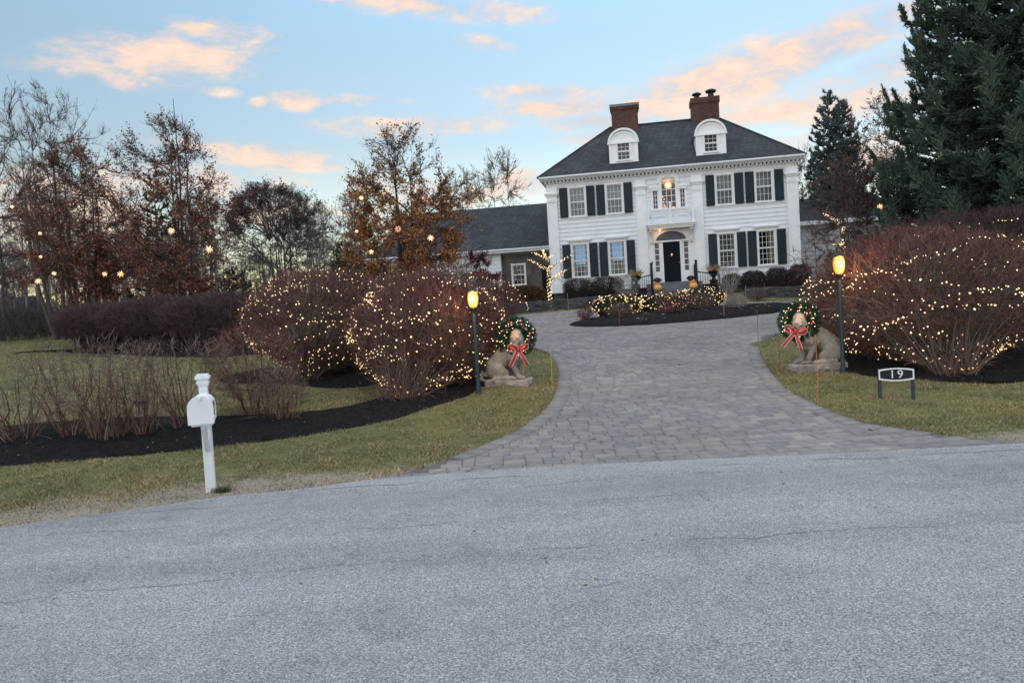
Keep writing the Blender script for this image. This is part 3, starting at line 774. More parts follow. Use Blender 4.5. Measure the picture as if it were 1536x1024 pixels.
# hipped roof
ez, rz_ = 6.43, 9.80; e = .44; RU = 2.95; RD = 4.6
rf = MB(); V = [(-6.2-e,-e,ez), (6.2+e,-e,ez), (6.2+e,9.2+e,ez), (-6.2-e,9.2+e,ez), (-RU,RD,rz_), (RU+.1,RD,rz_)]
rf.add(V, [(0,1,5,4), (2,3,4,5), (1,2,5), (3,0,4), (0,3,2,1)])
roof = part(rf, 'roof', M_roof)
cap = MB()
for a, b in (((-RU,RD,rz_+.02),(RU+.1,RD,rz_+.02)), (V[0],V[4]), (V[1],V[5]), (V[2],V[5]), (V[3],V[4])): cap.tube([a, b], .06, 6)
part(cap, 'ridge_cap', M_roof, roof)
def roofz(d): return ez + (d+e)*(rz_-ez)/(RD+e)
for u0, u1, top, pots in ((-2.78,-1.30,10.95,0), (1.66,3.14,10.85,1)):
    m_ = MB(); m_.box(u0, u1, 4.05, 5.1, 8.9, top-.12)
    ch = part(m_, 'chimney', M_brick, roof)
    m_ = MB(); m_.box(u0-.05, u1+.05, 4.0, 5.15, top-.30+.0, top-.14); m_.build('chimney_collar', M_brick, ch)
    if not pots:
        m_ = MB(); m_.box(u0-.09, u1+.09, 3.96, 5.19, top-.14, top); m_.build('cap_stone', M_stone_step, ch)
    else:
        m_ = MB(); m_.box(u0-.05, u1+.05, 4.0, 5.15, top-.138, top); m_.build('cap_course', M_brick, ch)
    for cx in ((2.0, 2.78) if pots else ()):
        q = MB(); q.lathe([(.17,top), (.15,top+.10), (.14,top+.22), (.24,top+.26), (.27,top+.31), (.22,top+.36), (.10,top+.42), (.02,top+.44)] if cx < 2.5 else
                          [(.19,top), (.17,top+.14), (.15,top+.30), (.27,top+.34), (.31,top+.42), (.25,top+.48), (.12,top+.53), (.02,top+.55)], (cx, 4.55, 0), 16)
        q.build('chimney_pot', M_iron, ch, True)
# arched dormers
def arc(cx, cz, rx, rz2, n=20, a0=0, a1=PI): return [(cx+rx*math.cos(a0+(a1-a0)*i/n), cz+rz2*math.sin(a0+(a1-a0)*i/n)) for i in range(n+1)]
for cu in (-2.16, 2.24):
    d0 = .42; zb = 6.90; sp = 7.92; rx = .80
    root_m = MB()
    hole = (cu-.345, cu+.345, 7.12, 7.94)
    # face built round the window opening
    root_m.box(cu-.78, hole[0], d0, d0+.1, zb, hole[3]); root_m.box(hole[1], cu+.78, d0, d0+.1, zb, hole[3]); root_m.box(hole[0], hole[1], d0, d0+.1, zb, hole[2])
    root_m.prism([(cu-.78, hole[3]), (cu+.78, hole[3])] + arc(cu, hole[3], .78, .58), d0, d0+.1)
    for sx in (-1, 1): root_m.box(cu+sx*.76-.03, cu+sx*.76+.03, d0+.1, d0+2.4, zb, sp)
    dm = part(root_m, 'dormer', M_trim)
    t_ = MB(); t_.strip(arc(cu, sp+.03, .86, .70), arc(cu, sp+.03, .76, .60), d0-.10, d0+2.9); t_.build('dormer_arch', M_trim, dm, True)
    t_ = MB(); t_.box(cu-.88, cu+.88, d0-.09, d0-.002, sp-.02, sp+.06); t_.strip(arc(cu, sp+.06, .66, .48), arc(cu, sp+.06, .60, .42), d0-.03, d0+.002)
    t_.box(cu-.80, cu-.68, d0-.045, d0-.002, zb, sp-.02); t_.box(cu+.68, cu+.80, d0-.045, d0-.002, zb, sp-.02); t_.box(cu-.68, cu+.68, d0-.05, d0-.002, zb+.0, zb+.10)
    t_.build('dormer_molding', M_trim, dm)
    t_ = MB(); t_.strip(arc(cu, sp+.035, .885, .725), arc(cu, sp+.035, .865, .705), d0-.06, d0+2.9); t_.build('dormer_roof', M_roof, dm, True)
    window(cu, .345, 7.12, 7.94, 4, 3, d0, dm, None, .08, 'dormer_window')
    dm.scale = (.93, 1, 1.06); dm.location = (cu*.07, 0, -6.9*.06)
    bx = MB(); bx.box(cu-.7, cu+.7, d0+.8, d0+.85, 7.0, 8.4); bx.build('dormer_back', M_room, dm)
# palladian window over the door
pw = MB(); pz = 5.68
pw.box(-.46,-.36,-.07,.12,4.38,pz); pw.box(.36,.46,-.07,.12,4.38,pz); pw.strip(arc(0,pz,.48,.48), arc(0,pz,.36,.36), -.07, .12)
pw.strip(arc(0,pz,.56,.55), arc(0,pz,.482,.482), -.11, .0)
for s2 in (-1,1):
    a, b = sorted((s2*.46, s2*.56)); pw.box(a,b,-.065,.12,4.38,5.32); a, b = sorted((s2*.80, s2*.90)); pw.box(a,b,-.07,.12,4.38,5.32)
    a, b = sorted((s2*.46, s2*.94)); pw.box(a,b,-.13,.12,5.32,5.44); pw.box(a,b,-.17,.0,5.44,5.50)
pw.box(-.94,.94,-.12,.12,4.30,4.38)
# solid shoulders filling the square opening above the spring of the arch
for s2 in (-1,1):
    pts = [(s2*.36, pz), (s2*.36, 6.02), (0, 6.02)] + [(s2*.36*math.sin(a), pz+.36*math.cos(a)) for a in np.linspace(0, PI/2, 10)[1:]]
    pw.prism(pts if s2 > 0 else pts[::-1], .0, .06)
pwo = part(pw, 'palladian_window', M_trim)
sh = MB()
for x in (-.36,-.12,.12,.33): sh.box(x, x+.028, .02,.045,4.38, pz+ (.30 if abs(x) < .3 else 0))
for z in (4.38,4.70,5.02,5.34,5.66): sh.box(-.36,.36,.022,.043,z,z+.028)
sh.strip(arc(0,pz,.359,.359), arc(0,pz,.33,.33), .02, .045)
for s2 in (-1,1):
    for z in (4.40,4.62,4.84,5.07): a, b = sorted((s2*.56, s2*.80)); sh.box(a,b,.02,.045,z,z+.022)
    for x in (.56,.68-.01,.78): a, b = sorted((s2*x, s2*(x+.02))); sh.box(a,b,.023,.042,4.38,5.32)
sh.build('sash', M_trim, pwo)
q = MB(); q.box(-.36,.36,.06,.063,4.38,6.02); q.box(-.80,-.56,.06,.063,4.38,5.32); q.box(.56,.80,.06,.063,4.38,5.32); q.build('pane', M_glass, pwo)
# chandelier star hanging inside the window
M_star = emis('warm_star', (1,.42,.12), 1.5)
M_glow = emis('warm_glow', (1,.42,.12), .9)
st = MB()
for i in range(22):
    zc = 1-2*(i+.5)/22; ph = i*2.39996; d = Vector((math.sqrt(1-zc*zc)*math.cos(ph), math.sqrt(1-zc*zc)*math.sin(ph), zc)); c = Vector((0,.42,5.62))
    st.tube([c, c+d*.10, c+d*.24], [.045,.03,.003], 4)
part(st, 'chandelier', M_star)
for (x,z) in ((-.26,4.52),(-.24,4.66),(-.27,4.80),(-.20,4.58),(-.22,4.93),(-.16,4.5),(-.1,4.45),(.2,4.46),(.25,4.5),(.0,4.42),(-.29,5.05)): part(MB().ball((x,.5,z), .035, 8, 5), 'candle_light', M_glow)
pl = bpy.data.lights.new('chandelier_light', 'POINT'); pl.energy = 8; pl.color = (1,.5,.2); pl.shadow_soft_size = .2
plo = bpy.data.objects.new('chandelier_light', pl); COL.objects.link(plo); plo.parent = house; plo.location = (0,.9,5.5)
# balcony
b_ = MB(); b_.box(-1.16,1.16,-.80,-.06,3.42,3.50); b_.box(-1.22,1.22,-.87,-.06,3.50,3.58); b_.box(-1.10,1.10,-.74,-.06,3.32,3.42)
bal = part(b_, 'balcony', M_trim)
r_ = MB()
for x in (-1.10,0,1.10): r_.box(x-.05,x+.05,-.80,-.70,3.58,4.38 if x else 4.50); r_.ball((x,-.75,4.43 if x else 4.56), .06, 10, 6)
for s2 in (-1,1):
    x0, x1 = sorted((s2*.05, s2*1.05)); r_.box(x0,x1,-.775,-.725,4.24,4.30); r_.box(x0,x1,-.77,-.73,3.66,3.70); r_.box(x0,x1,-.77,-.73,4.06,4.09)
    xm = (x0+x1)/2
    r_.strip(arc(xm,3.70,.46,.30), arc(xm,3.70,.42,.26), -.765, -.735)
    for k in range(6):
        xx = x0+.09+k*.165; r_.strip(arc(xx,4.165,.072,.072,12,0,2*PI), arc(xx,4.165,.045,.045,12,0,2*PI), -.765,-.735)
    for a, b in (((x0,3.72),(xm,4.05)), ((x1,3.72),(xm,4.05)), ((x0,4.05),(xm-.1,3.95)), ((x1,4.05),(xm+.1,3.95))): r_.tube([(a[0],-.75,a[1]),(b[0],-.75,b[1])], .014, 5)
    r_.box(s2*1.10-.025, s2*1.10+.025, -.70,-.02,4.24,4.30); r_.box(s2*1.10-.02, s2*1.10+.02, -.70,-.02,3.66,3.70)
    for k in range(4): r_.box(s2*1.10-.015, s2*1.10+.015, -.60+k*.15,-.57+k*.15,3.70,4.24)
r_.build('balcony_railing', M_trim, bal)
for s2 in (-1,1):
    k_ = MB(); x = s2*1.0; pr = [(-.04,3.32),(-.62,3.32),(-.60,3.20),(-.38,3.12),(-.26,2.95),(-.22,2.75),(-.16,2.62),(-.04,2.58)]
    n = len(pr); v = [(x-.07,y,z) for y,z in pr]+[(x+.07,y,z) for y,z in pr]; k_.add(v, [tuple(range(n)), tuple(range(2*n-1,n-1,-1))]+[(i,(i+1)%n,(i+1)%n+n,i+n) for i in range(n)])
    k_.build('bracket', M_trim, bal)
# flat panel round the door, fanlight, side lights
d_ = MB(); y0, y1 = -.045, -.036
d_ = MB()
for u0, u1, z0, z1 in ((-1.16,-.86,.58,3.3),(.86,1.16,.58,3.3),(-.86,-.60,.58,1.18),(.60,.86,.58,1.18),(-.86,.86,2.68,3.3),(-.60,-.42,.58,2.68),(.42,.60,.58,2.68)): d_.box(u0,u1,-.05,-.036,z0,z1)
part(d_, 'door_panelling', M_trim)
d_ = MB(); d_.box(-.54,-.43,-.10,.02,.58,2.68); d_.box(.43,.54,-.10,.02,.58,2.68); d_.box(-.96,.96,-.13,.0,2.68,2.76)
d_.box(-.96,-.87,-.09,.02,.58,2.68); d_.box(.87,.96,-.09,.02,.58,2.68); d_.strip(arc(0,2.76,.86,.54), arc(0,2.76,.75,.46), -.12, .0)
d_.box(-.86,-.55,-.075,-.052,.72,1.06); d_.box(.55,.86,-.075,-.052,.72,1.06)
part(d_, 'door_surround', M_trim)
M_fan = mat('fanlight_glass', (.055,.07,.11), .35, .2, 3, 0, spec=.3)
f_ = MB(); f_.prism(arc(0,2.765,.745,.455), -.075, -.055); fan = part(f_, 'fanlight', M_fan)
f_ = MB()
for a in np.linspace(0, PI, 8)[1:-1]: f_.tube([(.12*math.cos(a),-.082,2.77+.1*math.sin(a)), (.74*math.cos(a),-.082,2.77+.45*math.sin(a))], .006, 4)
f_.build('glazing_bar', M_stone_step, fan)
do = MB(); do.box(-.42,.42,.0,.05,.58,2.68)
for (a, b, z0, z1) in ((-.34,-.05,1.75,2.55),(.05,.34,1.75,2.55),(-.34,-.05,1.05,1.6),(.05,.34,1.05,1.6),(-.34,-.05,.68,.95),(.05,.34,.68,.95)):
    do.strip([(a,z0),(b,z0),(b,z1),(a,z1)], [(a+.03,z0+.03),(b-.03,z0+.03),(b-.03,z1-.03),(a+.03,z1-.03)], -.012, .001, True)
door = part(do, 'front_door', M_door)
M_brass = mat('brass', (.65,.42,.18), .3, .1, 9, 0, metal=1)
kn = MB(); kn.box(-.035,.035,-.03,0,1.95,2.08); kn.ball((0,-.05,1.96), .03, 8, 5); kn.ball((.36,-.04,1.62), .03, 8, 5); kn.build('door_knocker', M_brass, door)
for s2 in (-1,1):
    sl = MB(); a, b = sorted((s2*.60, s2*.86))
    for k in range(6): z = 1.18+1.48*k/5; sl.box(a,b,-.02,.02,z-.018,z+.018)
    sl.box(a,a+.03,-.018,.018,1.18,2.66); sl.box(b-.03,b,-.018,.018,1.18,2.66)
    o = part(sl, 'side_light', M_trim); p = MB(); p.box(a,b,.022,.026,1.18,2.66); p.build('pane', M_glass, o)
q = MB(); q.box(-1.03,-.97,-.09,-.05,1.62,1.74); part(q, 'door_bell', M_iron)
q = MB(); q.ball((-.55,-.45,3.26), .05, 8, 5); part(q, 'porch_bulb', M_glow)
pl = bpy.data.lights.new('porch_light', 'POINT'); pl.energy = 1.3; pl.color = (1,.5,.2); pl.shadow_soft_size = .05
plo = bpy.data.objects.new('porch_light', pl); COL.objects.link(plo); plo.parent = house; plo.location = (-.55,-.45,3.17)
# steps and railings
s_ = MB(); s_.box(-1.35,1.35,-1.3,.02,-.5,.56)
for k in range(4): s_.box(-1.0-.0*k,1.0+.0*k,-1.3-.32*(k+1),-1.3-.32*k+.001*k,-.5,.56-.14*(k+1))
for k in range(5): s_.box(-1.03,1.03,-1.33-.32*k,-1.0-.32*k,.56-.14*k,.60-.14*k)
part(s_, 'front_steps', M_stone_step)
for s2 in (-1,1):
    i_ = MB(); x = s2*1.08
    i_.tube([(x,-1.35,.0),(x,-1.35,1.50)], .065, 10); i_.ball((x,-1.35,1.55), .07, 10, 6); i_.tube([(x,-.1,.6),(x,-.1,1.45)], .03, 8); i_.tube([(x,-.1,1.35),(x,-1.35,1.35)], .025, 6)
    end = (s2*2.05,-2.4,.72)
    top = [(x,-1.35,1.02), (s2*1.5,-1.8,.92), end]; i_.tube(top, .028, 6); i_.tube([(end[0],end[1],-.1), (end[0],end[1],.85)], .035, 8)
    i_.tube([(x,-1.35,.30),(s2*1.5,-1.8,.15),(end[0],end[1],.02)], .02, 6)
    for k in range(9):
        f = (k+.5)/9; px_ = x+(end[0]-x)*f; py_ = -1.35+(end[1]+1.35)*f; i_.tube([(px_,py_,.28-.26*f),(px_,py_,1.02-.29*f)], .011, 5)
    for k in range(7): yy = -.25-k*.16; i_.tube([(x,yy,.6),(x,yy,1.35)], .011, 5)
    part(i_, 'handrail', M_iron, smooth=True)
# left wing (white end and brown brick link) and right wing
def wing(u0, u1, y0, y1, ze, zr, wall_mat, first, hipend=None):
    m_ = MB(); 
    return m_
wl = MB(); clap(wl, -17, -9.35, -.2, 3.0, (), 2.4)
wl.box(-17, -9.35, 2.41, 10, -.5, 3.0); part(wl, 'wing_wall', M_white, label='white clapboard wall of the low side wing')
wb = MB(); hl = (-8.75,-8.08,1.12,2.22)
wb.box(-9.35,hl[0],2.75,9.9,-.5,3.0); wb.box(hl[1],-6.2,2.75,9.9,-.5,3.0); wb.box(hl[0],hl[1],2.75,9.9,-.5,hl[2]); wb.box(hl[0],hl[1],2.75,9.9,hl[3],3.0); wb.box(hl[0],hl[1],3.6,3.65,hl[2],hl[3])
part(wb, 'wing_wall', M_gbrick, label='brown brick wall linking the house to its low wing')
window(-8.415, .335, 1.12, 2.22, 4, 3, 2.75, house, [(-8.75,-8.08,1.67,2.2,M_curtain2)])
q = MB(); q.box(-7.1,-6.35,2.68,2.76,-.2,2.1); part(q, 'side_door', M_door)
wr = MB(); e2 = .35
wr.add([(-17.4,2.0,3.05),(-6.2,2.0,3.05),(-6.2,10.4,3.05),(-17.4,10.4,3.05),(-15.5,6.4,6.1),(-6.2,6.4,6.1)], [(0,1,5,4),(1,2,5),(2,3,4,5),(3,0,4),(0,3,2,1)])
part(wr, 'wing_roof', M_roof)
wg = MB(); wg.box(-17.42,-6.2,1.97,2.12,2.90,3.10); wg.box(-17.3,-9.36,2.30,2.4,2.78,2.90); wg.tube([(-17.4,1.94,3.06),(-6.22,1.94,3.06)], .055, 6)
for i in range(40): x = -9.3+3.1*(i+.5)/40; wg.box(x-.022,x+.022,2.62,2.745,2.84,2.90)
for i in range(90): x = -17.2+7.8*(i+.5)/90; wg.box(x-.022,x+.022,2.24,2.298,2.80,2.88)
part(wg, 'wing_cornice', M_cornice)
ww = MB(); clap(ww, 6.2, 12.5, -.2, 3.4, (), 3.6); ww.box(6.2,12.5,3.61,9,-.5,3.4); part(ww, 'wing_wall', mat('grey_paint', (.38,.40,.42), .7, .1, 3, .1), label='grey wall of the small wing right of the house')
q = MB(); q.box(6.3,6.85,3.50,3.57,.2,3.2); part(q, 'side_door', M_door)
ww = MB(); ww.add([(6.2,3.2,3.45),(12.9,3.2,3.45),(12.9,9.3,3.45),(6.2,9.3,3.45),(6.2,6.2,5.05),(11.5,6.2,5.05)], [(0,1,5,4),(1,2,5),(2,3,4,5),(3,0,4),(0,3,2,1)]); part(ww, 'wing_roof', M_roof)
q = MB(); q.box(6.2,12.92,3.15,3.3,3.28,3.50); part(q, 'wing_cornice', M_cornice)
q = MB(); q.box(6.45,6.6,3.38,3.5,3.02,3.2); part(q, 'wall_lamp', M_glow)

# ------------------------------------------------------------------ near things
def gz(x, y): return h(x, y)
def remeshed(mb, name, mat_, parent, vox=.012, it=4):
    o = mb.build('tmp', None); m1 = o.modifiers.new('r', 'REMESH'); m1.mode = 'VOXEL'; m1.voxel_size = vox
    m2 = o.modifiers.new('s', 'SMOOTH'); m2.factor = .6; m2.iterations = it
    me = bpy.data.meshes.new_from_object(o.evaluated_get(bpy.context.evaluated_depsgraph_get())); me.name = name
    bpy.data.objects.remove(o); me.polygons.foreach_set('use_smooth', [True]*len(me.polygons)); me.materials.clear(); me.materials.append(mat_)
    q = bpy.data.objects.new(name, me); COL.objects.link(q); q.parent = parent; return q

# mailbox
p = G(317, 737); mb_ = empty('mailbox', (p.x, p.y, gz(p.x, p.y)), R(18), 'white mailbox with arched door on a square white post at the roadside', 'mailbox')
t = NT('weathered_white'); c = t.coord('Object'); n = t.noise(7, 6, .7, c); n2 = t.noise(3, 3, .5, c)
sp = t.n('ShaderNodeSeparateXYZ'); t.put(sp.inputs[0], c)
base = t.ramp(n2.outputs[0], [(.3, (.66,.71,.76)), (.7, (.76,.80,.84))])
chip = t.maprange(t.math('ADD', n.outputs[0], t.math('MULTIPLY', t.math('SUBTRACT', .5, sp.outputs[2]), .20)), .655, .70, 0, .75)
M_mail = t.done(t.mix(chip, base, (.16,.15,.13)), .5); t.bump(n.outputs[0], .15, .004)
q = MB(); q.box(-.046,.046,-.046,.046,-.2,.80); q.box(-.041,.041,-.041,.041,.80,1.04); q.build('post', M_mail, mb_, bevel=.006)
q = MB()
for z0, z1, e in ((1.04,1.06,.006),(1.06,1.085,.014),(1.085,1.105,.009),(1.105,1.14,.024),(1.14,1.155,.012)): q.box(-.043-e,.043+e,-.043-e,.043+e,z0,z1)
q.build('post_cap', M_mail, mb_, bevel=.004)
def arch(w, z0, zs): return [(-w,z0),(w,z0)] + arc(0, zs, w, w, 18)
q = MB(); q.prism(arch(.104,.735,.872), -.46, -.06); q.build('box', M_mail, mb_, True)
q = MB(); q.prism(arch(.112,.722,.872), -.485, -.46); q.build('door', M_mail, mb_, True)
q = MB(); q.box(-.016,.016,-.495,-.485,.95,.978); q.box(-.009,.009,-.51,-.49,.94,.968); q.build('latch', M_mail, mb_)
q = MB(); q.box(-.09,.09,-.44,-.055,.700,.722); q.build('shelf', M_mail, mb_)
q = MB(); q.strip([(0,0)],[(0,0)],0,0) if 0 else None
pts = [(-.34,.70),(-.28,.70),(-.22,.66),(-.13,.56),(-.055,.46),(-.055,.40),(-.10,.43),(-.19,.52),(-.27,.60),(-.34,.66)]
n = len(pts); q.add([(-.02,y,z) for y,z in pts]+[(.02,y,z) for y,z in pts], [tuple(range(n)), tuple(range(2*n-1,n-1,-1))]+[(i,(i+1)%n,(i+1)%n+n,i+n) for i in range(n)])
q.build('brace', M_mail, mb_)
q = MB(); q.box(.105,.112,-.36,-.335,.79,.90); q.box(.105,.112,-.36,-.29,.87,.92); q.build('flag', mat('rusty_flag', (.22,.13,.09), .8), mb_)

# lamp posts
def glass_amber():
    t = NT('amber_glass'); c = t.coord('Object'); v = t.n('ShaderNodeTexVoronoi', i_Scale=30.0); t.put(v.inputs['Vector'], c)
    sp = t.n('ShaderNodeSeparateXYZ'); t.put(sp.inputs[0], c)
    t.done((.6,.3,.08), .25)
    t.p.inputs['Emission Color'].default_value = (1,.38,.06,1)
    t.put(t.p.inputs['Emission Strength'], t.maprange(v.outputs['Distance'], 0, .7, .70, .28)); t.bump(v.outputs['Distance'], .6, .01)
    t.m.cycles.emission_sampling = 'NONE'; return t.m
M_amber = glass_amber(); M_bulb = emis('lamp_bulb', (1,.72,.38), 10)
def lamp_post(px, py, hp, gh, label):
    p = G(px, py); r0 = empty('lamp_post', (p.x, p.y, gz(p.x, p.y)), 0, label, 'lamp post', 'amber lamp posts either side of the drive')
    q = MB(); q.lathe([(.045,-.1),(.045,.10),(.034,.13),(.031,.3),(.031,hp*.72),(.027,hp-.12),(.027,hp)], n=14); q.build('pole', M_pole, r0, True)
    q = MB(); q.lathe([(.03,hp-.05),(.04,hp-.02),(.045,hp),(.062,hp+.015),(.065,hp+.04),(.05,hp+.045)], n=14); q.build('lamp_holder', M_iron, r0, True)
    z = hp+.045; q = MB(); prof = [(.055,z),(.078,z+gh*.2),(.088,z+gh*.45),(.088,z+gh*.65),(.074,z+gh*.92),(.068,z+gh)]
    sh = q.lathe(prof, n=20).build('lamp_shade', M_amber, r0, True)
    q = MB(); q.ball((0,-.075,z+gh*.48), .034, 10, 8, (1,.5,1.2)); q.build('bulb', M_bulb, r0, True)
    z += gh; q = MB(); q.lathe([(.072,z-.005),(.078,z+.01),(.05,z+.05),(.028,z+.07),(.028,z+.09),(.040,z+.11),(.036,z+.145),(.012,z+.17),(.003,z+.18)], n=14); q.build('lamp_cap', M_iron, r0, True)
    l = bpy.data.lights.new('lamp_light', 'POINT'); l.energy = 15; l.color = (1,.5,.18); l.shadow_soft_size = .08
    o = bpy.data.objects.new('lamp_light', l); COL.objects.link(o); o.parent = r0; o.location = (0,-.16,hp+.045+gh*.5)
    return r0
lamp_post(718, 589, 1.36, .25, 'lit amber lamp post between the domed lit shrub and the seated lion')
lamp_post(1265, 560, 1.56, .27, 'lit amber lamp post in front of the crouching lion, near the number sign')

# stone lions
t = NT('cast_stone'); c = t.coord('Object'); n1 = t.noise(5, 6, .65, c); n2 = t.noise(50, 3, .6, c)
b = t.ramp(n1.outputs[0], [(.30, (.10,.092,.08)), (.42, (.23,.21,.185)), (.62, (.36,.33,.29)), (.8, (.44,.41,.36))])
b = t.mix(1, b, t.ramp(n2.outputs[0], [(.3,.85),(.7,1.12)]), 'MULTIPLY'); t.bump(t.math('ADD', n1.outputs[0], t.math('MULTIPLY', n2.outputs[0], .5)), .5, .015); M_lion = t.done(b, .85, spec=.2)
M_face = mat('tan_stone_lit', (.55,.44,.33), .85, .15, 12, .3)  # tan head stone, brightened: the light on the face is in its colour
def lion(loc, rz, label, head_yaw, sx=1, crouch=0):
    r0 = empty('lion_statue', loc, rz, label, 'statue', 'stone lions guarding the drive')
    b = MB(); m = 1
    hx = .14 + .15*crouch; hz = .80 - .10*crouch
    b.tube([(-.30,0,.20),(-.26,0,.34),(-.12,0,.46),(.02,0,.57-.05*crouch),(.12,0,.64-.05*crouch),(hx,0,hz-.02)], [.135,.175,.175,.175,.155,.12], 14)
    b.ball((.12,0,.50-.04*crouch), .155, 14, 10, (.95,1.05,1.25)); b.ball((-.27,0,.27), .16, 14, 10, (.9,1.1,1))
    for s in (-1, 1):
        b.ball((-.20,s*.13,.27), .15, 14, 10, (1.1,.55,1.05)); b.ball((-.08,s*.15,.22), .10, 12, 8, (1.1,.5,.9))
        b.tube([(-.24,s*.16,.14),(-.10,s*.18,.13),(.04,s*.18,.135)], [.05,.045,.05], 10); b.ball((.07,s*.18,.14), .05, 10, 8, (1.2,1,.8))
        for k in (-1,0,1): b.ball((.12,s*.18+k*.026,.13), .02, 8, 6, (1.3,1,1))
        b.ball((.12,s*.10,.47-.04*crouch), .10, 12, 8, (.9,.7,1.35))
        b.tube([(.12,s*.11,.46),(.11,s*.115,.31),(.17,s*.115,.19),(.18,s*.115,.14)], [.078,.054,.046,.048], 10)
        b.ball((.22,s*.115,.14), .05, 10, 8, (1.3,1,.8))
        for k in (-1,0,1): b.ball((.275,s*.115+k*.026,.132), .021, 8, 6, (1.3,1,1))
    # mane tufts
    rr = random.Random(4)
    for i in range(90):
        a = rr.uniform(0, 2*PI); zz = rr.uniform(.44,.80-.08*crouch); f = (zz-.44)/.34; cx = .12+.03*f; R0 = .165-.040*f
        cx += (hx-.14)*f; x, y = cx+R0*math.cos(a)*.95, R0*math.sin(a)*1.1; b.tube([(x,y,zz+.05),(x+.012*math.cos(a),y+.012*math.sin(a),zz),(x,y,zz-.06)], [.014,.030,.006], 6)
    b.tube([(-.36,0,.18),(-.46,.02,.19),(-.52,.03,.26),(-.50,0,.20),(-.50,-.06,.12),(-.38,-.16,.10),(-.2,-.22,.10)] if not crouch else [(-.36,0,.18),(-.44,.02,.12),(-.40,-.14,.10),(-.2,-.24,.10),(-.05,-.26,.10)], [.04,.035,.03,.032,.032,.03,.045][:7 if not crouch else 5], 8)
    # ribs hinted by creases: plinth is an uneven slab
    remeshed(b, 'body', M_lion, r0, .009, 2)
    pl = MB(); rr = random.Random(9)
    pl.rbox((-.02,0,.035), (.76,.46,.15), 0, 0, .012, rr)
    for i in range(26): a = rr.uniform(0, 2*PI); pl.ball((-.02+.35*math.cos(a), .2*math.sin(a), rr.uniform(.02,.08)), rr.uniform(.04,.075), 8, 6, (1.3,1,.7))
    remeshed(pl, 'plinth', M_lion, r0, .013, 3)
    # head, built facing -y of its own frame then turned
    hd = MB(); hd.ball((0,.01,.01), .13, 14, 10, (.92,1.0,1.0)); hd.tube([(0,-.06,-.01),(0,-.13,-.03),(0,-.175,-.045)], [.078,.062,.048], 12)
    hd.ball((0,-.15,-.085), .04, 10, 8, (1,1,.7)); hd.ball((0,-.20,-.024), .027, 8, 6, (1.5,.8,.8))
    for s in (-1,1):
        hd.ball((s*.075,.02,.095), .036, 10, 8, (1,.6,1)); hd.ball((s*.042,-.092,.038), .026, 8, 6, (1.3,.8,.6)); hd.ball((s*.034,-.16,-.058), .032, 8, 6); hd.ball((s*.065,-.06,-.03), .05, 10, 8)
    hd.ball((0,-.14,-.055), .062, 12, 8, (1.25,.9,.75))
    rq = random.Random(12)
    for k in range(44):
        a = 2*PI*k/22 + rq.uniform(-.1,.1); q = .118 + .022*(k % 2); y = .0 + .035*(k % 2)
        x_, z_ = q*math.cos(a), q*math.sin(a); L = 1.28 + rq.uniform(0,.22)
        hd.tube([(x_*.8,y-.03,z_*.8),(x_,y-.015,z_),(x_*L,y+.03,z_*L-.02)], [.020,.024,.007], 6)
    hd.tube([(0,-.10,.05),(0,-.15,.01),(0,-.19,-.015)], [.03,.024,.02], 8)
    o = remeshed(hd, 'head', M_face, r0, .007, 2)
    for s in (-1,1):
        e = MB(); e.ball((s*.045,-.108,.018), .011, 8, 6); eo = e.build('eye', M_dark, o, True)
    o.location = (hx, 0, hz+.06); o.rotation_euler = (R(6), 0, head_yaw-rz)
    return r0, o
M_fir = leafy('fir_green', [(0,(.006,.03,.015)),(.5,(.012,.055,.026)),(1,(.02,.085,.04))])
M_red = mat('red_ribbon', (.42,.012,.022), .4, .2, 8, .1, spec=.6)
M_bred = mat('red_bauble', (.5,.01,.02), .15, .05, 3, 0, spec=.9); M_bgold = mat('gold_bauble', (.75,.5,.2), .2, .05, 3, 0, metal=.8); M_bgreen = mat('green_bauble', (.01,.25,.15), .15, .1, 3, 0, spec=.9)
M_tiny = emis('wreath_bulb', (1,.62,.30), .9); M_tinyr = emis('wreath_red_bulb', (1,.12,.08), 1.4)
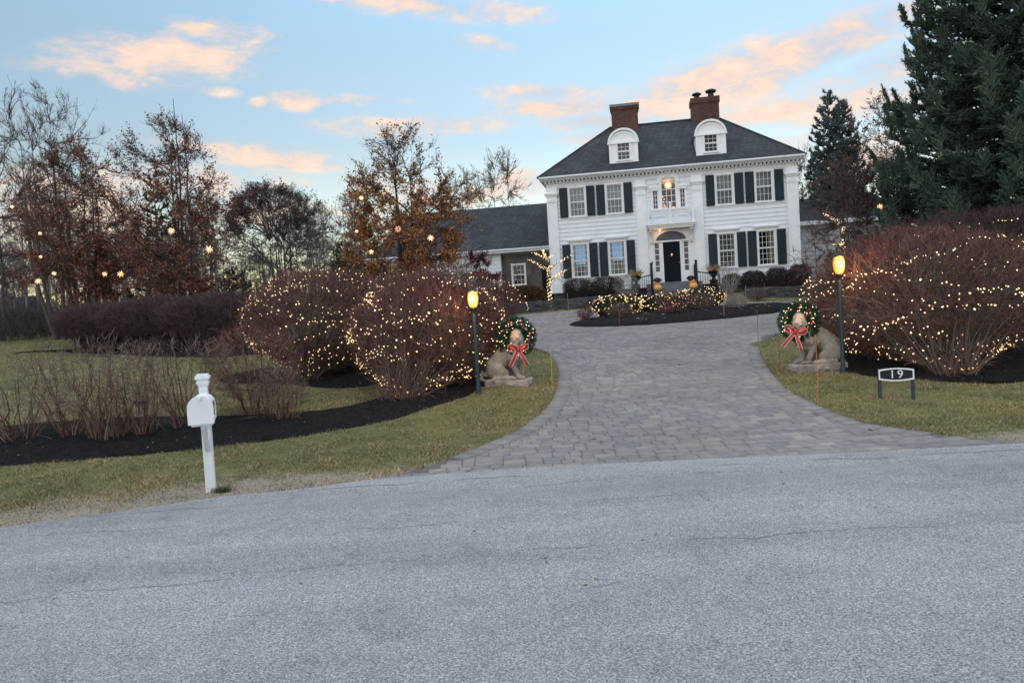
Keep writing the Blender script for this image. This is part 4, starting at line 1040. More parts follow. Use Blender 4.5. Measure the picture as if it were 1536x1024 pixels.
def wreath(loc, rot, label, seed, Rm=.235):
    r_ = np.random.default_rng(seed); w = empty('wreath', loc, 0, label, 'wreath', 'christmas wreaths on the lions'); w.rotation_euler = rot
    n = 5200; a = r_.uniform(0,2*PI,n); ph = r_.uniform(0,2*PI,n); mr = .112*np.sqrt(r_.uniform(0,1,n))
    P = np.c_[(Rm+mr*np.cos(ph))*np.cos(a), mr*np.sin(ph)*.75, (Rm+mr*np.cos(ph))*np.sin(a)]
    o = np.c_[np.cos(ph)*np.cos(a), np.sin(ph), np.cos(ph)*np.sin(a)]; tg = np.c_[-np.sin(a), 0*a, np.cos(a)]
    d = unit(o*.7+tg*.5+r_.normal(0,.4,(n,3))); L = r_.uniform(.025,.055,(n,1)); e = P+d*L
    mesh_np('greenery', *tubes(np.stack([P,(P+e)/2,e],1), np.full((n,1),.0045)*np.array([[.8,1,.2]]), 3), M_fir, w)
    ms = [M_bred, M_bgold, M_bgreen, M_bgold]
    for k in range(26):
        a = 2*PI*k/26 + r_.normal(0,.1); rr = Rm + r_.uniform(-.06,.07); q = MB(); s = r_.uniform(.013,.024); q.ball((rr*math.cos(a), -.088+r_.uniform(-.01,.015), rr*math.sin(a)), s, 10, 6); q.build('bauble', ms[k%4], w, True)
    for k in range(30):
        a = 2*PI*(k+.5)/30 + r_.normal(0,.1); rr = Rm + r_.uniform(-.085,.085); q = MB(); q.ball((rr*math.cos(a), -.098, rr*math.sin(a)), .009, 6, 4); q.build('bulb', M_tinyr if k%5 == 0 else M_tiny, w, True)
    bw = MB(); ed = MB()
    def ribbon(pts, wd):
        v = []; pts = [Vector(p) for p in pts]
        for i, p in enumerate(pts):
            t_ = (pts[min(i+1,len(pts)-1)]-pts[max(0,i-1)]).normalized(); s = Vector((0,1,0)).cross(t_).normalized()*wd/2; 
            v += [tuple(p+s+Vector((0,-.012*math.sin(i*1.1),0))), tuple(p-s), tuple(p-s+Vector((0,.003,0))), tuple(p+s+Vector((0,.003-.012*math.sin(i*1.1),0)))]
        m = len(pts)
        for j in (0, 1): ed.tube([Vector(v[4*i+j])+Vector((0,-.003,0)) for i in range(m)], .0038, 4)
        bw.add(v, [(4*i+j, 4*i+(j+1)%4, 4*i+4+(j+1)%4, 4*i+4+j) for i in range(m-1) for j in range(4)])
    c = Vector((0,-.115,-Rm+.01))
    for s in (-1,1):
        ribbon([c+Vector((s*x,-y,z)) for x,y,z in ((0,0,0),(.04,.03,.035),(.09,.035,.06),(.125,.02,.05),(.12,.0,.02),(.07,-.01,-.002),(0,0,-.005))], .045)
        ribbon([c+Vector((s*x,-y,z)) for x,y,z in ((0,0,0),(.03,.01,-.05),(.06,.015,-.11),(.095,.01,-.17),(.12,.0,-.22))], .042)
    bw.ball(tuple(c+Vector((0,-.015,0))), .028, 10, 6); bo = bw.build('ribbon_bow', M_red, w); bo.scale = (1.25,)*3; bo.location = c*-.25; ed.build('ribbon_edge', mat('gold_edge', (.62,.50,.36), .5), bo)
    return w
pL = G(766, 578); pR = G(1222, 556)
lo, hL = lion((pL.x, pL.y+.05, gz(0,pL.y)), R(-14), 'seated stone lion with curled tail left of the driveway mouth', R(8))
pR.x += .1
l2, hR = lion((pR.x-.03, pR.y+.1, gz(0,pR.y)), R(180+4), 'crouching stone lion facing left on the right lawn beside the drive', R(-38), crouch=.6); l2.scale = (1.08,)*3
bpy.context.view_layer.update()
def wp(o, v): return o.matrix_world @ Vector(v)
wreath(wp(hL, (0,-.05,-.03)), (R(-4), 0, R(8)), 'green wreath with red bow on the seated lion left of the driveway', 3)
wreath(wp(hR, (0,-.05,-.02)), (R(-14), R(12), R(-30)), 'green wreath with red bow on the crouching lion by the right lamp post', 7, .225)

# house number sign
p = G(1345, 599); sg = empty('house_sign', (p.x, p.y, gz(0,p.y)), R(-20), 'black house number sign with white border on two dark posts by the right shrub', 'sign')
for s in (-1,1): q = MB(); q.box(s*.195-.022, s*.195+.022, -.02, .02, -.1, .40); q.build('post', M_pole, sg, bevel=.004)
def sgn(w, hc, he, zc, n=14):
    top = [(w*(1-2*i/n), zc+he+(hc-he)*math.cos((1-2*i/n)*PI/2)) for i in range(n+1)]; bot = [(x, 2*zc-z) for x, z in reversed(top)]; return top+bot
q = MB(); q.prism(sgn(.205,.083,.062,.335), -.045, -.022); brd = q.build('board', mat('sign_black', (.008,.012,.018), .7, .1, 4, 0), sg)
q = MB(); q.strip(sgn(.208,.087,.066,.335), sgn(.192,.070,.049,.335), -.055, -.0445, True); q.build('border', M_trim, brd)
def digits(txt, x, z, size, mat_, parent):
    cu = bpy.data.curves.new('number', 'FONT'); cu.body = txt; cu.size = size; cu.align_x = 'CENTER'; cu.align_y = 'CENTER'; cu.extrude = .002; cu.space_character = 1.25; cu.offset = .0
    o = bpy.data.objects.new('tmp', cu); COL.objects.link(o); me = bpy.data.meshes.new_from_object(o.evaluated_get(bpy.context.evaluated_depsgraph_get())); bpy.data.objects.remove(o)
    me.materials.clear(); me.materials.append(mat_); q = bpy.data.objects.new('number', me); COL.objects.link(q); q.parent = parent; q.location = (x, -.049, z); q.rotation_euler = (R(90), 0, 0)
digits('19', .0, .335, .150, M_trim, brd)

# pedestal among the bare shrubs
p = G(211, 628); bb = empty('stone_pedestal', (p.x, p.y, gz(0,p.y)), 0, 'short grey pedestal with a dark dish among the bare shrubs', 'pedestal')
q = MB(); q.lathe([(.10,-.05),(.10,.02),(.075,.05),(.06,.12),(.055,.2),(.065,.24)], n=14); q.build('base', mat('grey_stone', (.28,.28,.27), .85), bb, True)
q = MB(); q.lathe([(.05,.24),(.10,.255),(.115,.28),(.105,.285),(.06,.265)], n=16); q.build('dish', M_pole, bb, True)

# driveway marker stakes
M_so = mat('orange_stake', (.55,.19,.06), .5, .1, 9, 0); M_sy = mat('yellow_stake', (.50,.42,.12), .5, .1, 9, 0); M_sr = mat('red_stake', (.30,.05,.04), .5, .1, 9, 0); M_sg = mat('grey_stake', (.3,.3,.32), .5, .1, 9, 0)
for px, py, tx, ty, m_, lb in ((828,583,817,522,M_sy,'yellow marker stake on the grass right of the seated lion'), (787,608,783,548,M_so,'faint orange marker stake in the lawn in front of the seated lion'),
        (1226,608,1217,502,M_so,'tall orange marker stake at the right edge of the driveway'), (1169,556,1165,508,M_sr,'thin red marker stake just left of the crouching lion'),
        (1137,518,1135,464,M_sr,'red marker stake at the tip of the right lawn beside the pavers'), (998,479,995,438,M_sr,'red marker stake in front of the island bed near its middle'), (1086,478,1083,447,M_so,'orange marker stake at the front of the island bed towards its right end'),
        (929,490,926,458,M_sr,'dark red marker stake at the front of the island bed left of the middle'), (853,488,848,440,M_sg,'grey marker stake at the left tip of the island bed'), (1119,459,1117,428,M_sg,'grey marker stake behind the right end of the island bed'), (1148,465,1147,424,M_sr,'red marker stake at the back of the right tip of the island')):
    p = G(px, py); k = (p.y/F); L = math.hypot(tx-px, ty-py)*k
    q = MB(); q.tube([(0,0,-.1),(L*.02,0,L*.5),(L*.015,0,L)], .0065 if p.y > 15 else .0045, 6)
    o = q.build('marker_stake', m_); o.location = (p.x, p.y, gz(0,p.y)); tag(o, lb, 'marker stake', 'thin stakes marking the drive')

# ------------------------------------------------------------------ by the house front
def hp(u, d, z=0): v = HW(u, d, z); return (v.x, v.y, v.z)
M_or = mat('orange_pumpkin', (.48,.13,.025), .5, .15, 12, .1); M_ye = mat('yellow_pumpkin', (.62,.36,.09), .5, .15, 12, .1); M_stem = mat('pumpkin_stem', (.12,.10,.05), .9)
def pumpkin(loc, r, m_, label):
    o = empty('pumpkin', loc, random.uniform(0,3), label, 'pumpkin', 'pumpkins on the front steps')
    q = MB(); q.lathe([(.03*r/.2,0),(r*.65,.02),(r*.95,r*.35),(r,r*.75),(r*.8,r*1.2),(r*.4,r*1.42),(r*.12,r*1.36)], n=32, lobes=9, amp=.14); q.build('rind', m_, o, True)
    q = MB(); q.tube([(0,0,r*1.3),(0,.01,r*1.5),(.02,.02,r*1.62)], [.025,.018,.014], 6); q.build('stem', M_stem, o)
for s2, nm in ((-1,'left'), (1,'right')):
    x = s2*.86
    pumpkin(hp(x-.02*s2, -2.35, .18-.0), .20, M_ye, 'yellow pumpkin at the foot of the steps, %s of the front door' % nm)
    pumpkin(hp(x, -1.75, .32), .20, M_or, 'orange pumpkin on the steps, %s of the front door' % nm)
    o = empty('potted_mum', hp(x-.05*s2, -1.15, .56), 0, 'round dark green potted plant at the top of the steps, %s of the front door' % nm, 'potted plant')
    q = MB(); q.lathe([(.10,0),(.13,.14),(.12,.15)], n=14); q.build('pot', M_iron, o, True)
    r_ = np.random.default_rng(4); v = unit(r_.normal(0,1,(900,3))); v[:,2] = np.abs(v[:,2]); v = v*np.array([.22,.22,.17])*r_.uniform(.7,1,(900,1))+np.array([0,0,.13]); mesh_np('foliage', *leaves(v, r_, .022), leafy('mum_green', [(0,(.02,.03,.015)),(1,(.06,.06,.03))]), o)
M_straw = mat('dried_straw', (.38,.28,.18), .9, .25, 9, .2)
for s2, nm in ((-1,'left'), (1,'right')):
    o = empty('urn_planter', hp(s2*1.86, -1.75, .0), 0, 'dark urn of dried plants and gourds %s of the front steps' % nm, 'urn')
    q = MB(); q.lathe([(.20,-.3),(.20,.52),(.22,.55),(.12,.58),(.08,.66),(.10,.72),(.22,.84),(.27,.98),(.29,1.0),(.25,1.0)], n=18); q.build('urn', M_iron, o, True)
    r_ = np.random.default_rng(8+s2); n = 260; a = r_.uniform(0,2*PI,n); b0 = np.c_[.1*np.cos(a),.1*np.sin(a),np.full(n,.95)]; d = unit(np.c_[np.cos(a)*.8,np.sin(a)*.8,r_.uniform(.3,1.8,n)]); e = b0+d*r_.uniform(.15,.48,(n,1))
    mesh_np('dried_plants', *tubes(np.stack([b0,(b0+e)/2+[0,0,.03],e],1), np.full((n,1),.008)*np.array([[1,1,.4]]), 3), M_straw, o)
    for k in range(3): q = MB(); q.ball((.16*math.cos(k*2.1+.5)*1.0, -.16+.06*k, 1.02), .075, 10, 8); q.build('gourd', M_ye if k != 1 else M_or, o, True)
# dry stone walls
def stone_wall(pts, hgt, label, seed):
    rr = random.Random(seed); q = MB(); P = [Vector(p) for p in pts]
    for row in range(int(hgt/.085)):
        for a, b in zip(P[:-1], P[1:]):
            d = (b-a); L = d.length; d.normalize(); ang = math.atan2(d.y, d.x); s = rr.uniform(-.1,0)
            while s < L:
                l = rr.uniform(.18,.5); m = a + d*(s+l/2); off = rr.uniform(-.025,.025)
                q.rbox((m.x-d.y*off, m.y+d.x*off, gz(0,m.y)+.02+row*.085+.04), (l-.012, .34+rr.uniform(-.04,.04), .078), ang, 0, .008, rr); s += l
    return tag(q.build('stone_wall', M_drystone), label, 'wall')
stone_wall([(-1.6,30.0),(.2,30.1),(1.8,30.6),(3.4,31.4),(5.0,32.2)], .5, 'low dry stone wall beside the lit wrapped tree left of the house', 1)
stone_wall([(10.0,31.2),(11.5,30.2),(13.2,29.5),(15.5,29.0)], .5, 'low dry stone wall in front of the clipped shrubs right of the steps', 2)

# ------------------------------------------------------------------ strings of lights
M_fairy = emis('fairy_bulb', (1,.64,.22), .66, sampled=False); M_fairy2 = emis('fairy_bulb_amber', (1,.46,.09), .62)
M_wire = mat('green_wire', (.01,.02,.012), .6)
def bulb_mesh(r, m_):
    q = MB(); q.ball((0,0,0), r, 7, 5, (1,1,1.35)); o = q.build('bulb', m_, None, True); me = o.data; bpy.data.objects.remove(o); return me
BM = {}
def string_lights(paths, label, seed, every=.10, r=.0105, jit=.026, keep=100, group='strings of warm lights'):
    """paths: lists of world points. One wire mesh, 100 bulbs of their own (the nearest) and the rest in one mesh"""
    rr = random.Random(seed); root = empty('string_lights', paths[0][0], 0, label, 'string lights', group); o0 = Vector(paths[0][0]); B = []; W = MB()
    for P in paths:
        P = [Vector(p) for p in P]; dist = 0; nxt = rr.uniform(0, every)
        for a, b in zip(P[:-1], P[1:]):
            L = (b-a).length
            while nxt < dist+L:
                B.append(a.lerp(b, (nxt-dist)/L) + Vector((rr.gauss(0,jit), rr.gauss(0,jit), rr.gauss(0,jit))) - o0); nxt += every*rr.choice([.35,.5,.8,1,1.2,1.9])
            dist += L
        W.tube([p-o0 for p in P], .0018, 3)
    W.build('wire', M_wire, root)
    B.sort(key=lambda p: (p+o0).length)
    for kind_, m_ in (('a', M_fairy), ('b', M_fairy2)):
        if (kind_, r) not in BM: BM[(kind_, r)] = bulb_mesh(r, m_)
    for p in B[:keep]:
        o = bpy.data.objects.new('bulb', BM[('a' if rr.random() < .6 else 'b', r)]); COL.objects.link(o); o.parent = root; o.location = p; k = rr.choice([.6,.8,.9,1,1.15,1.4]); o.scale = (k,k,k); o.rotation_euler = (rr.uniform(-1,1), rr.uniform(-1,1), 0)
    rest = B[keep:]
    if rest:
        q = MB()
        for p in rest: q.ball(tuple(p), r*rr.uniform(.6,1.3), 6, 4)
        o = q.build('bulb', M_fairy, root, True); o['kind'] = 'stuff'
    return root
def wraps(loc, c, rad, levels, seed, a0=PI, a1=2*PI, wob=.2):
    """loops of wire round the outline of a shrub, mainly on the side away from the house"""
    rr = random.Random(seed); out = []; loc = Vector(loc)
    for lv in levels:
        P = []; ph = rr.uniform(0,6); n = 46; k1 = rr.uniform(2,4)
        s0 = rr.uniform(-.3,.3)
        for i in range(n+1):
            a = a0+(a1-a0)*i/n; z = lv + wob*math.sin(k1*a+ph) + s0*(i/n-.5)*.8 + rr.gauss(0,.02); z = max(min(z, .97), -.97); s = math.sqrt(1-z*z)*1.01
            P.append(loc + Vector((c[0]+rad[0]*s*math.cos(a), c[1]+rad[1]*s*math.sin(a), c[2]+rad[2]*z)))
        out.append(P)
    # loops lower down, round the cone of stems between the base and the widest part
    for f in (.22, .38, .54, .68):
        P = []; ph = rr.uniform(0,6)
        for i in range(31):
            a = PI+PI*i/30; q = f*(1+.16*math.sin(2.5*a+ph)+rr.gauss(0,.03)); z = -.62; s = .80
            d = Vector((c[0]+rad[0]*s*math.cos(a), c[1]+rad[1]*s*math.sin(a), c[2]+rad[2]*z)); P.append(loc + Vector((d.x*q, d.y*q, max(.05, d.z*q*1.15))))
        out.append(P)
    return out

# ------------------------------------------------------------------ the big lit shrubs
SG = 'large clipped burning bush shrubs'
def lit_bush(x, y, c, rad, label, slabel, seed, levels, a0=PI*.92, a1=PI*2.08, every=.085, dim=False, **kw):
    z = gz(0, y); k = dict(r1=.0115, n1=190, n2=1900, n3=7500, n4=20000, base_r=.22, zmin=.3); k.update(kw)
    b = make_bush('shrub', (x, y, z), label, 'shrub', M_limb, M_twig if not dim else M_dark, M_red_twig if not dim else strands('twig_dull', [(0,(.03,.018,.02)),(.5,(.075,.042,.044)),(1,(.16,.10,.095))]), None, seed=seed, c=c, rad=rad, **k)
    if levels is not None: string_lights(wraps((x,y,z), c, rad, levels, seed, a0, a1), slabel, seed, every)
    return b
lv = np.linspace(-.72, .80, 10)
lit_bush(-1.85, 11.65, (.38,1.45,1.04), (1.40,1.12,1.00), 'big domed leafless shrub strung with lights behind the left lamp post', 'warm string lights wound round the big domed shrub behind the left lamp post', 11, np.linspace(-.85,.78,10), zmin=.18, base_c=(0,0), every=.105)
lit_bush(-4.1, 14.5, (.15,.8,1.22), (1.55,1.4,1.02), 'wide leafless shrub with lights, second bed, behind the bare stems', 'string lights over the wide shrub in the bed behind the bare stems', 12, lv, every=.15)
lit_bush(-1.9, 16.6, (.0,.6,1.08), (2.3,1.5,1.02), 'broad flat topped reddish shrub seen above the domed lit shrub, nearest the garage wing', 'string lights along the top of the broad reddish shrub nearest the wing', 13, np.linspace(.05,.8,4), every=.2, n1=90)
lit_bush(6.55, 10.95, (.62,1.75,1.22), (2.08,1.7,1.13), 'big round leafless shrub covered in lights behind the house number sign', 'warm string lights wound round the big round shrub behind the number sign', 14, np.linspace(-.85,.55,9), n1=150, n2=2000, n3=11000, n4=28000, zmin=.2, every=.125)
lit_bush(10.9, 16.4, (.1,.0,1.35), (3.9,1.7,1.33), 'tall long clipped shrub rising behind the round lit shrub beneath the big spruce', 'sparse string lights on the long shrub beneath the big spruce', 15, np.linspace(-.3,.5,4), a1=PI*1.5, every=.16, n1=160, n2=2200, n3=11000, n4=30000, base_r=2.2, dim=True)
# clipped hedge at the back of the left lawn
for i, (x, y, rx, hh_, lb) in enumerate(((-13.3,24.3,1.7,1.5,'outermost of three clipped dark twiggy shrubs at the back of the left lawn'), (-11.1,23.4,1.9,1.62,'middle of three clipped dark twiggy shrubs at the back of the left lawn'), (-8.9,22.6,2.0,1.62,'clipped dark twiggy shrub at the back of the lawn, closest to the lit shrubs'))):
    make_bush('shrub', (x, y, gz(0,y)), lb, 'shrub', M_dark, bark('hedge_twig', (.085,.07,.068)), bark('twig_dark_red', (.095,.062,.066)), 'clipped shrubs at the back of the lawn', seed=20+i, c=(0,0,hh_*.62), rad=(rx,1.1,hh_*.42), base_r=.9, n1=110, n2=1200, n3=5000, n4=12000, zmin=.35, r4=.004)
# bare stems between the lawn and the mailbox
BS = [((30,664),(.85,1.15),31,'sparse bare shrub at the very left end of the mulch bed'), ((112,658),(.80,1.30),32,'bare upright shrub, second from the left end of the mulch bed'), ((166,660),(.75,1.35),33,'dense bare upright shrub in the left mulch bed left of the pedestal'),
      ((216,655),(.60,1.25),34,'bare upright shrub just in front of the stone pedestal'), ((283,645),(.80,1.30),35,'bare spreading shrub right behind the mailbox'), ((385,622),(.72,1.3),36,'bare shrub with reddish twigs right of the mailbox'),
      ((425,632),(.38,.75),37,'small thin bare shrub at the right end of the bare row')]
for (px, py), (w_, hh_), sd, lb in BS:
    p = G(px, py); red = sd == 36
    make_bush('shrub', (p.x, p.y, gz(0,p.y)), lb, 'shrub', strands('stem_brown', [(0,(.06,.03,.028)),(.5,(.14,.08,.065)),(1,(.26,.17,.14))]), M_twig, M_twig if not red else M_red_twig, 'bare shrubs behind the mailbox', seed=sd, c=(0,0,hh_*.60), rad=(w_,w_*.8,hh_*.46),
              base_r=.16 if sd != 33 else .25, n1=32 if sd != 33 else 44, n2=130, n3=300 if not red else 900, n4=420 if not red else 2600, low=.25 if not red else .8, r1=.0082, zmin=.35, r4=.0022)

# ------------------------------------------------------------------ lit hedge and shrubs of the island
def boxwood(name, loc, rad, label, cat, seed, stops, n=9000, size=.03, group=None, sq=2.4, twigs=1500, tm=None, mat_=None):
    r_ = np.random.default_rng(seed); root = empty(name, loc, 0, label, cat, group)
    v = unit(r_.normal(0,1,(n,3))); v = np.sign(v)*np.abs(v)**(2/sq); v = v/np.maximum((np.abs(v)**sq).sum(1,keepdims=True)**(1/sq),1e-6)
    k = r_.uniform(.72,1.0,(n,1)); C = v*k*np.array(rad); C = C*(1+.06*lump(C[:,0]*2,C[:,1]+C[:,2],3)[:,None]) + [0,0,rad[2]*.95]; C = C[C[:,2] > .03]
    mesh_np('crown', *leaves(C, r_, size), mat_ or leafy('boxleaf%d' % seed, stops), root)
    b = np.c_[r_.uniform(-.6,.6,twigs)*rad[0], r_.uniform(-.5,.5,twigs)*rad[1], np.zeros(twigs)]; e = C[r_.integers(0,len(C),twigs)]
    b = b*.5 + e*[.5,.5,0]*1.0; m = (b+e)/2 + r_.normal(0,.02,b.shape)
    mesh_np('stems', *tubes(np.stack([b,m,e],1), np.full((twigs,1),.006)*np.array([[1,.8,.4]]), 3), tm or M_dark, root)
    return root
def ell_wrap(c, rad, seed, n=4, z0=.3, z1=1.9):
    rr = random.Random(seed); out = []
    for k in range(n):
        P = []; f = z0+(z1-z0)*k/max(1,n-1)
        for i in range(25):
            a = PI*(1+i/24); zz = f+.25*math.sin(i*.9+k)+rr.gauss(0,.06); zz = min(max(zz,.15),1.97); s = (1-abs(zz-1)**2.6)**(1/2.6) if abs(zz-1) < 1 else .1
            P.append((c[0]+rad[0]*1.02*s*math.copysign(abs(math.cos(a))**.8, math.cos(a)), c[1]+rad[1]*1.03*s*math.sin(a), c[2]+rad[2]*zz))
        out.append(P)
    return out
GB = [(0,(.018,.028,.012)),(.5,(.035,.045,.018)),(1,(.07,.07,.03))]
p = G(930,478); q1 = (p.x, p.y+.7, gz(0,p.y)+.08)
boxwood('hedge', q1, (.85,.55,.36), 'lit green clipped hedge lobe at the left end of the island bed', 'hedge', 41, GB, 9000)
q2 = (p.x+1.55, p.y+1.75, gz(0,p.y)+.14); boxwood('hedge', q2, (1.15,.45,.31), 'lit green clipped hedge in the middle of the island in front of the steps', 'hedge', 42, GB, 9000)
q3 = (p.x+3.2, p.y+2.1, gz(0,p.y)+.2); boxwood('hedge', q3, (.95,.5,.34), 'lit green clipped hedge at the right of the island bed', 'hedge', 43, GB, 9000)
for q_, rad_, nm, sd in ((q1,(.85,.55,.36),'left lobe of the island hedge',51),(q2,(1.15,.45,.31),'middle stretch of the island hedge',52),(q3,(.95,.5,.34),'right stretch of the island hedge',53)):
    string_lights(ell_wrap(q_, rad_, sd, 5), 'warm string lights laid over the '+nm, sd, .12, .016, .04)
def small_bare(px, py, w_, hh_, lb, seed, mt=None, dens=1.0, d=None, r4=.004, group=None):
    p = G(px, py) if d is None else None
    if p is None: q_ = atY(px, py, d); p = Vector((q_.x, d, 0))
    m_ = mt or M_twig
    return make_bush('shrub', (p.x, p.y, gz(0,p.y)+.02), lb, 'shrub', m_, m_, m_, group, seed=seed, c=(0,0,hh_*.58), rad=(w_,w_*.8,hh_*.45), base_r=w_*.3, n1=int(34*dens), n2=int(120*dens), n3=int(320*dens), n4=int(500*dens), r1=.012, zmin=hh_*.2, r4=r4)
small_bare(1012,474,.62,.80,'leafless reddish twiggy shrub in front of the middle of the island hedge',61,M_red_twig)
small_bare(1052,468,.48,.62,'leafless grey brown shrub right of the reddish one on the island',62)
small_bare(930,480,.42,.50,'low leafless brown shrub in front of the left hedge lobe of the island',63)
small_bare(878,482,.26,.42,'tiny reddish shrub near the left tip of the island',64,M_red_twig,.5)
small_bare(1105,466,.42,.45,'low pale brown shrub near the right end of the island bed',65,M_pale_twig,.7)
small_bare(1133,452,.40,.5,'brownish dried shrub behind the right tip of the island',66,M_twig,.6)
small_bare(940,437,.55,1.25,'pale dried shrub left of the front steps beyond the island',67,M_pale_twig,.8,d=32.5)
small_bare(1093,425,.50,1.45,'pale dried shrub right of the front steps beyond the island',68,M_pale_twig,.8,d=32)
# foundation shrubs
DK = [(0,(.028,.022,.026)),(.6,(.05,.036,.04)),(1,(.08,.055,.05))]
for i, (u, d, rad_, lb) in enumerate(((-4.75,-1.4,(.85,.6,.62),'dark clipped shrub under the outer left ground floor window'), (-3.3,-1.4,(.85,.6,.62),'dark clipped shrub under the left ground floor window nearer the door'),
        (2.75,-1.4,(.5,.45,.50),'small dark clipped shrub beside the right urn'), (3.75,-1.5,(.62,.55,.55),'round dark clipped shrub under the right ground floor window nearer the door'), (4.85,-1.6,(.6,.55,.60),'round dark clipped shrub under the outer right ground floor window'), (5.85,-1.7,(.55,.55,.66),'tallest round dark shrub at the right corner of the house'))):
    q_ = HW(u, d); boxwood('shrub', (q_.x, q_.y, gz(0,q_.y)), rad_, lb, 'shrub', 70+i, DK, 6000, .028, 'clipped shrubs along the house front', 2.6, 1200, None, leafy('dark_leaf', DK))
q_ = atY(793, 440, 33.0); boxwood('shrub', (q_.x, 33.0, gz(0,33)), (.78,.6,.55), 'rust and green clipped shrub beneath the brick wing window', 'shrub', 80, [(0,(.05,.04,.015)),(.5,(.10,.06,.02)),(1,(.17,.08,.025))], 8000, .035)
q_ = atY(762, 440, 33.4); boxwood('shrub', (q_.x, 33.4, gz(0,33)), (.55,.6,.52), 'dark green clipped shrub left of the rust coloured one', 'shrub', 81, [(0,(.02,.025,.012)),(1,(.05,.05,.03))], 6000, .035)
q_ = atY(785, 455, 32.0); boxwood('shrub', (q_.x, 32.0, gz(0,32)), (1.0,.4,.20), 'low brown ground shrub on top of the bank behind the stone wall', 'shrub', 82, [(0,(.05,.028,.022)),(1,(.11,.06,.04))], 5000, .03)

# ------------------------------------------------------------------ trees
LR = leafy('leaf_red_brown', [(0,(.10,.038,.032)),(.4,(.18,.066,.050)),(.75,(.25,.105,.072)),(1,(.34,.19,.13))])
LO = leafy('leaf_orange_brown', [(0,(.12,.05,.022)),(.4,(.26,.105,.04)),(.75,(.38,.17,.06)),(1,(.42,.27,.10))])
LP = leafy('leaf_purple', [(0,(.05,.012,.022)),(.6,(.10,.02,.04)),(1,(.16,.05,.06))])
LD = leafy('leaf_dark_brown', [(0,(.05,.033,.033)),(.6,(.085,.055,.053)),(1,(.13,.09,.08))])
def at_tree(px, d): q_ = atY(px, 440, d); return (q_.x, d, gz(0, d))
make_tree('oak_tree', at_tree(128,28.5), 'red brown leaved tree with several trunks, the left one of the pair behind the lawn', 'tree', M_dark, M_dark, LR, seed=101, H=8.0, base=1.5, rx=2.5, shape=broad, trunk_r=.13, n1=34, n2=330, n3=4200, stems=5, spread=.5, up=.55, leaf=25000, leafsize=.042, gaps=22, r3=.008,
          leafclump=lambda q: np.clip(1.35-q[:,2]*1.1, .22, 1.2))
make_tree('oak_tree', at_tree(268,27), 'taller red brown leaved tree with a leafless spire, nearer the lit shrubs', 'tree', M_dark, M_dark, LR, seed=102, H=8.4, base=1.4, rx=2.4, shape=broad, trunk_r=.12, n1=34, n2=300, n3=3800, stems=4, spread=.38, up=.6, leaf=22000, leafsize=.040, gaps=22, r3=.0075,
          leafclump=lambda q: np.clip(1.3-q[:,2]*1.15, .2, 1.2), stemtop=.97)
make_tree('oak_tree', at_tree(608,26), 'broad orange brown leaved tree standing in front of the low wing roof', 'tree', M_dark, M_dark, LO, seed=103, H=7.15, base=.9, rx=2.5, shape=broad, trunk_r=.16, n1=34, n2=320, n3=4200, stems=3, spread=.35, up=.5, leaf=27000, leafsize=.046, gaps=14, r3=.008,
          leafclump=lambda q: np.clip(1.5-q[:,2]*1.45, .18, 1.3))
dome = lambda t_: np.sqrt(np.clip(1-np.clip((t_-.45)/.55,0,1)**2,0,1))*np.clip(.45+t_*1.2,0,1)
make_tree('round_tree', at_tree(417,38), 'round topped dark tree with bare fanning limbs at the end of the lawn', 'tree', M_limb, bark('bark_round', (.105,.085,.088)), LD, seed=104, H=6.7, base=1.6, rx=2.75, shape=dome, trunk_r=.2, n1=46, n2=480, n3=6500, n4=6000, stems=4, spread=.3, up=.35, leaf=7500, leafsize=.05, gaps=0, r3=.009, shell=2.2,
          leafclump=lambda q: np.clip((q[:,2]-.62)*4, .01, 1.2), stemtop=.6)
make_tree('bare_tree', at_tree(88,31), 'tall leafless grey tree rising highest behind the red brown tree on the far left', 'tree', M_limb, M_limb, seed=105, H=10.6, base=2.2, rx=2.3, shape=vase, trunk_r=.15, n1=20, n2=260, n3=3600, n4=5000, stems=3, spread=.4, up=.9, gaps=0, r3=.007, stemtop=.85)
make_tree('bare_tree', at_tree(-8,32), 'leafless grey tree cut by the left edge of the view', 'tree', M_limb, M_limb, seed=106, H=9.0, base=1.8, rx=2.6, shape=oval, trunk_r=.15, n1=20, n2=240, n3=3200, n4=3000, stems=2, spread=.4, up=.6, gaps=0, r3=.010, stemtop=.85)
# woods
WG = 'leafless trees of the woods'
def far_tree(seed, H, rx, sh, **kw):
    k = dict(trunk_r=.13, n1=16, n2=170, n3=1500, n4=2200, up=.7, r3=.013, gaps=0, base=H*.28, stemtop=.9); k.update(kw)
    return make_tree('bare_tree', (0,0,0), 'thin leafless tree of the woods beyond the left lawn', 'tree', bark('bark_far', (.17,.145,.15)), bark('bark_far', (0,0,0)), group=WG, seed=seed, H=H, rx=rx, shape=sh, **kw if False else k)
protos = [far_tree(201, 8.5, 1.7, vase), far_tree(202, 9.5, 1.5, oval), far_tree(203, 7.5, 1.9, broad, stems=3, spread=.5), far_tree(204, 9.0, 1.3, vase, stems=2, spread=.4)]
rr = random.Random(77); spots = []
for i in range(78):
    px = -140 + i*(700/78) + rr.uniform(-9,9); spots.append((px, rr.uniform(43, 66), rr.uniform(.72, 1.12) if not 325 < px < 505 else rr.uniform(.62, .85)))
for i in range(14): spots.append((rr.uniform(535,700), rr.uniform(52, 66), rr.uniform(.6,.85)))
for i, (px, d, s_) in enumerate(spots):
    k = i % 4; o = protos[k] if i < 4 else copy_tree(protos[k])
    o.location = at_tree(px, d); o.rotation_euler = (0,0,rr.uniform(0,6)); o.scale = (s_*rr.uniform(.9,1.2),)*2 + (s_,)
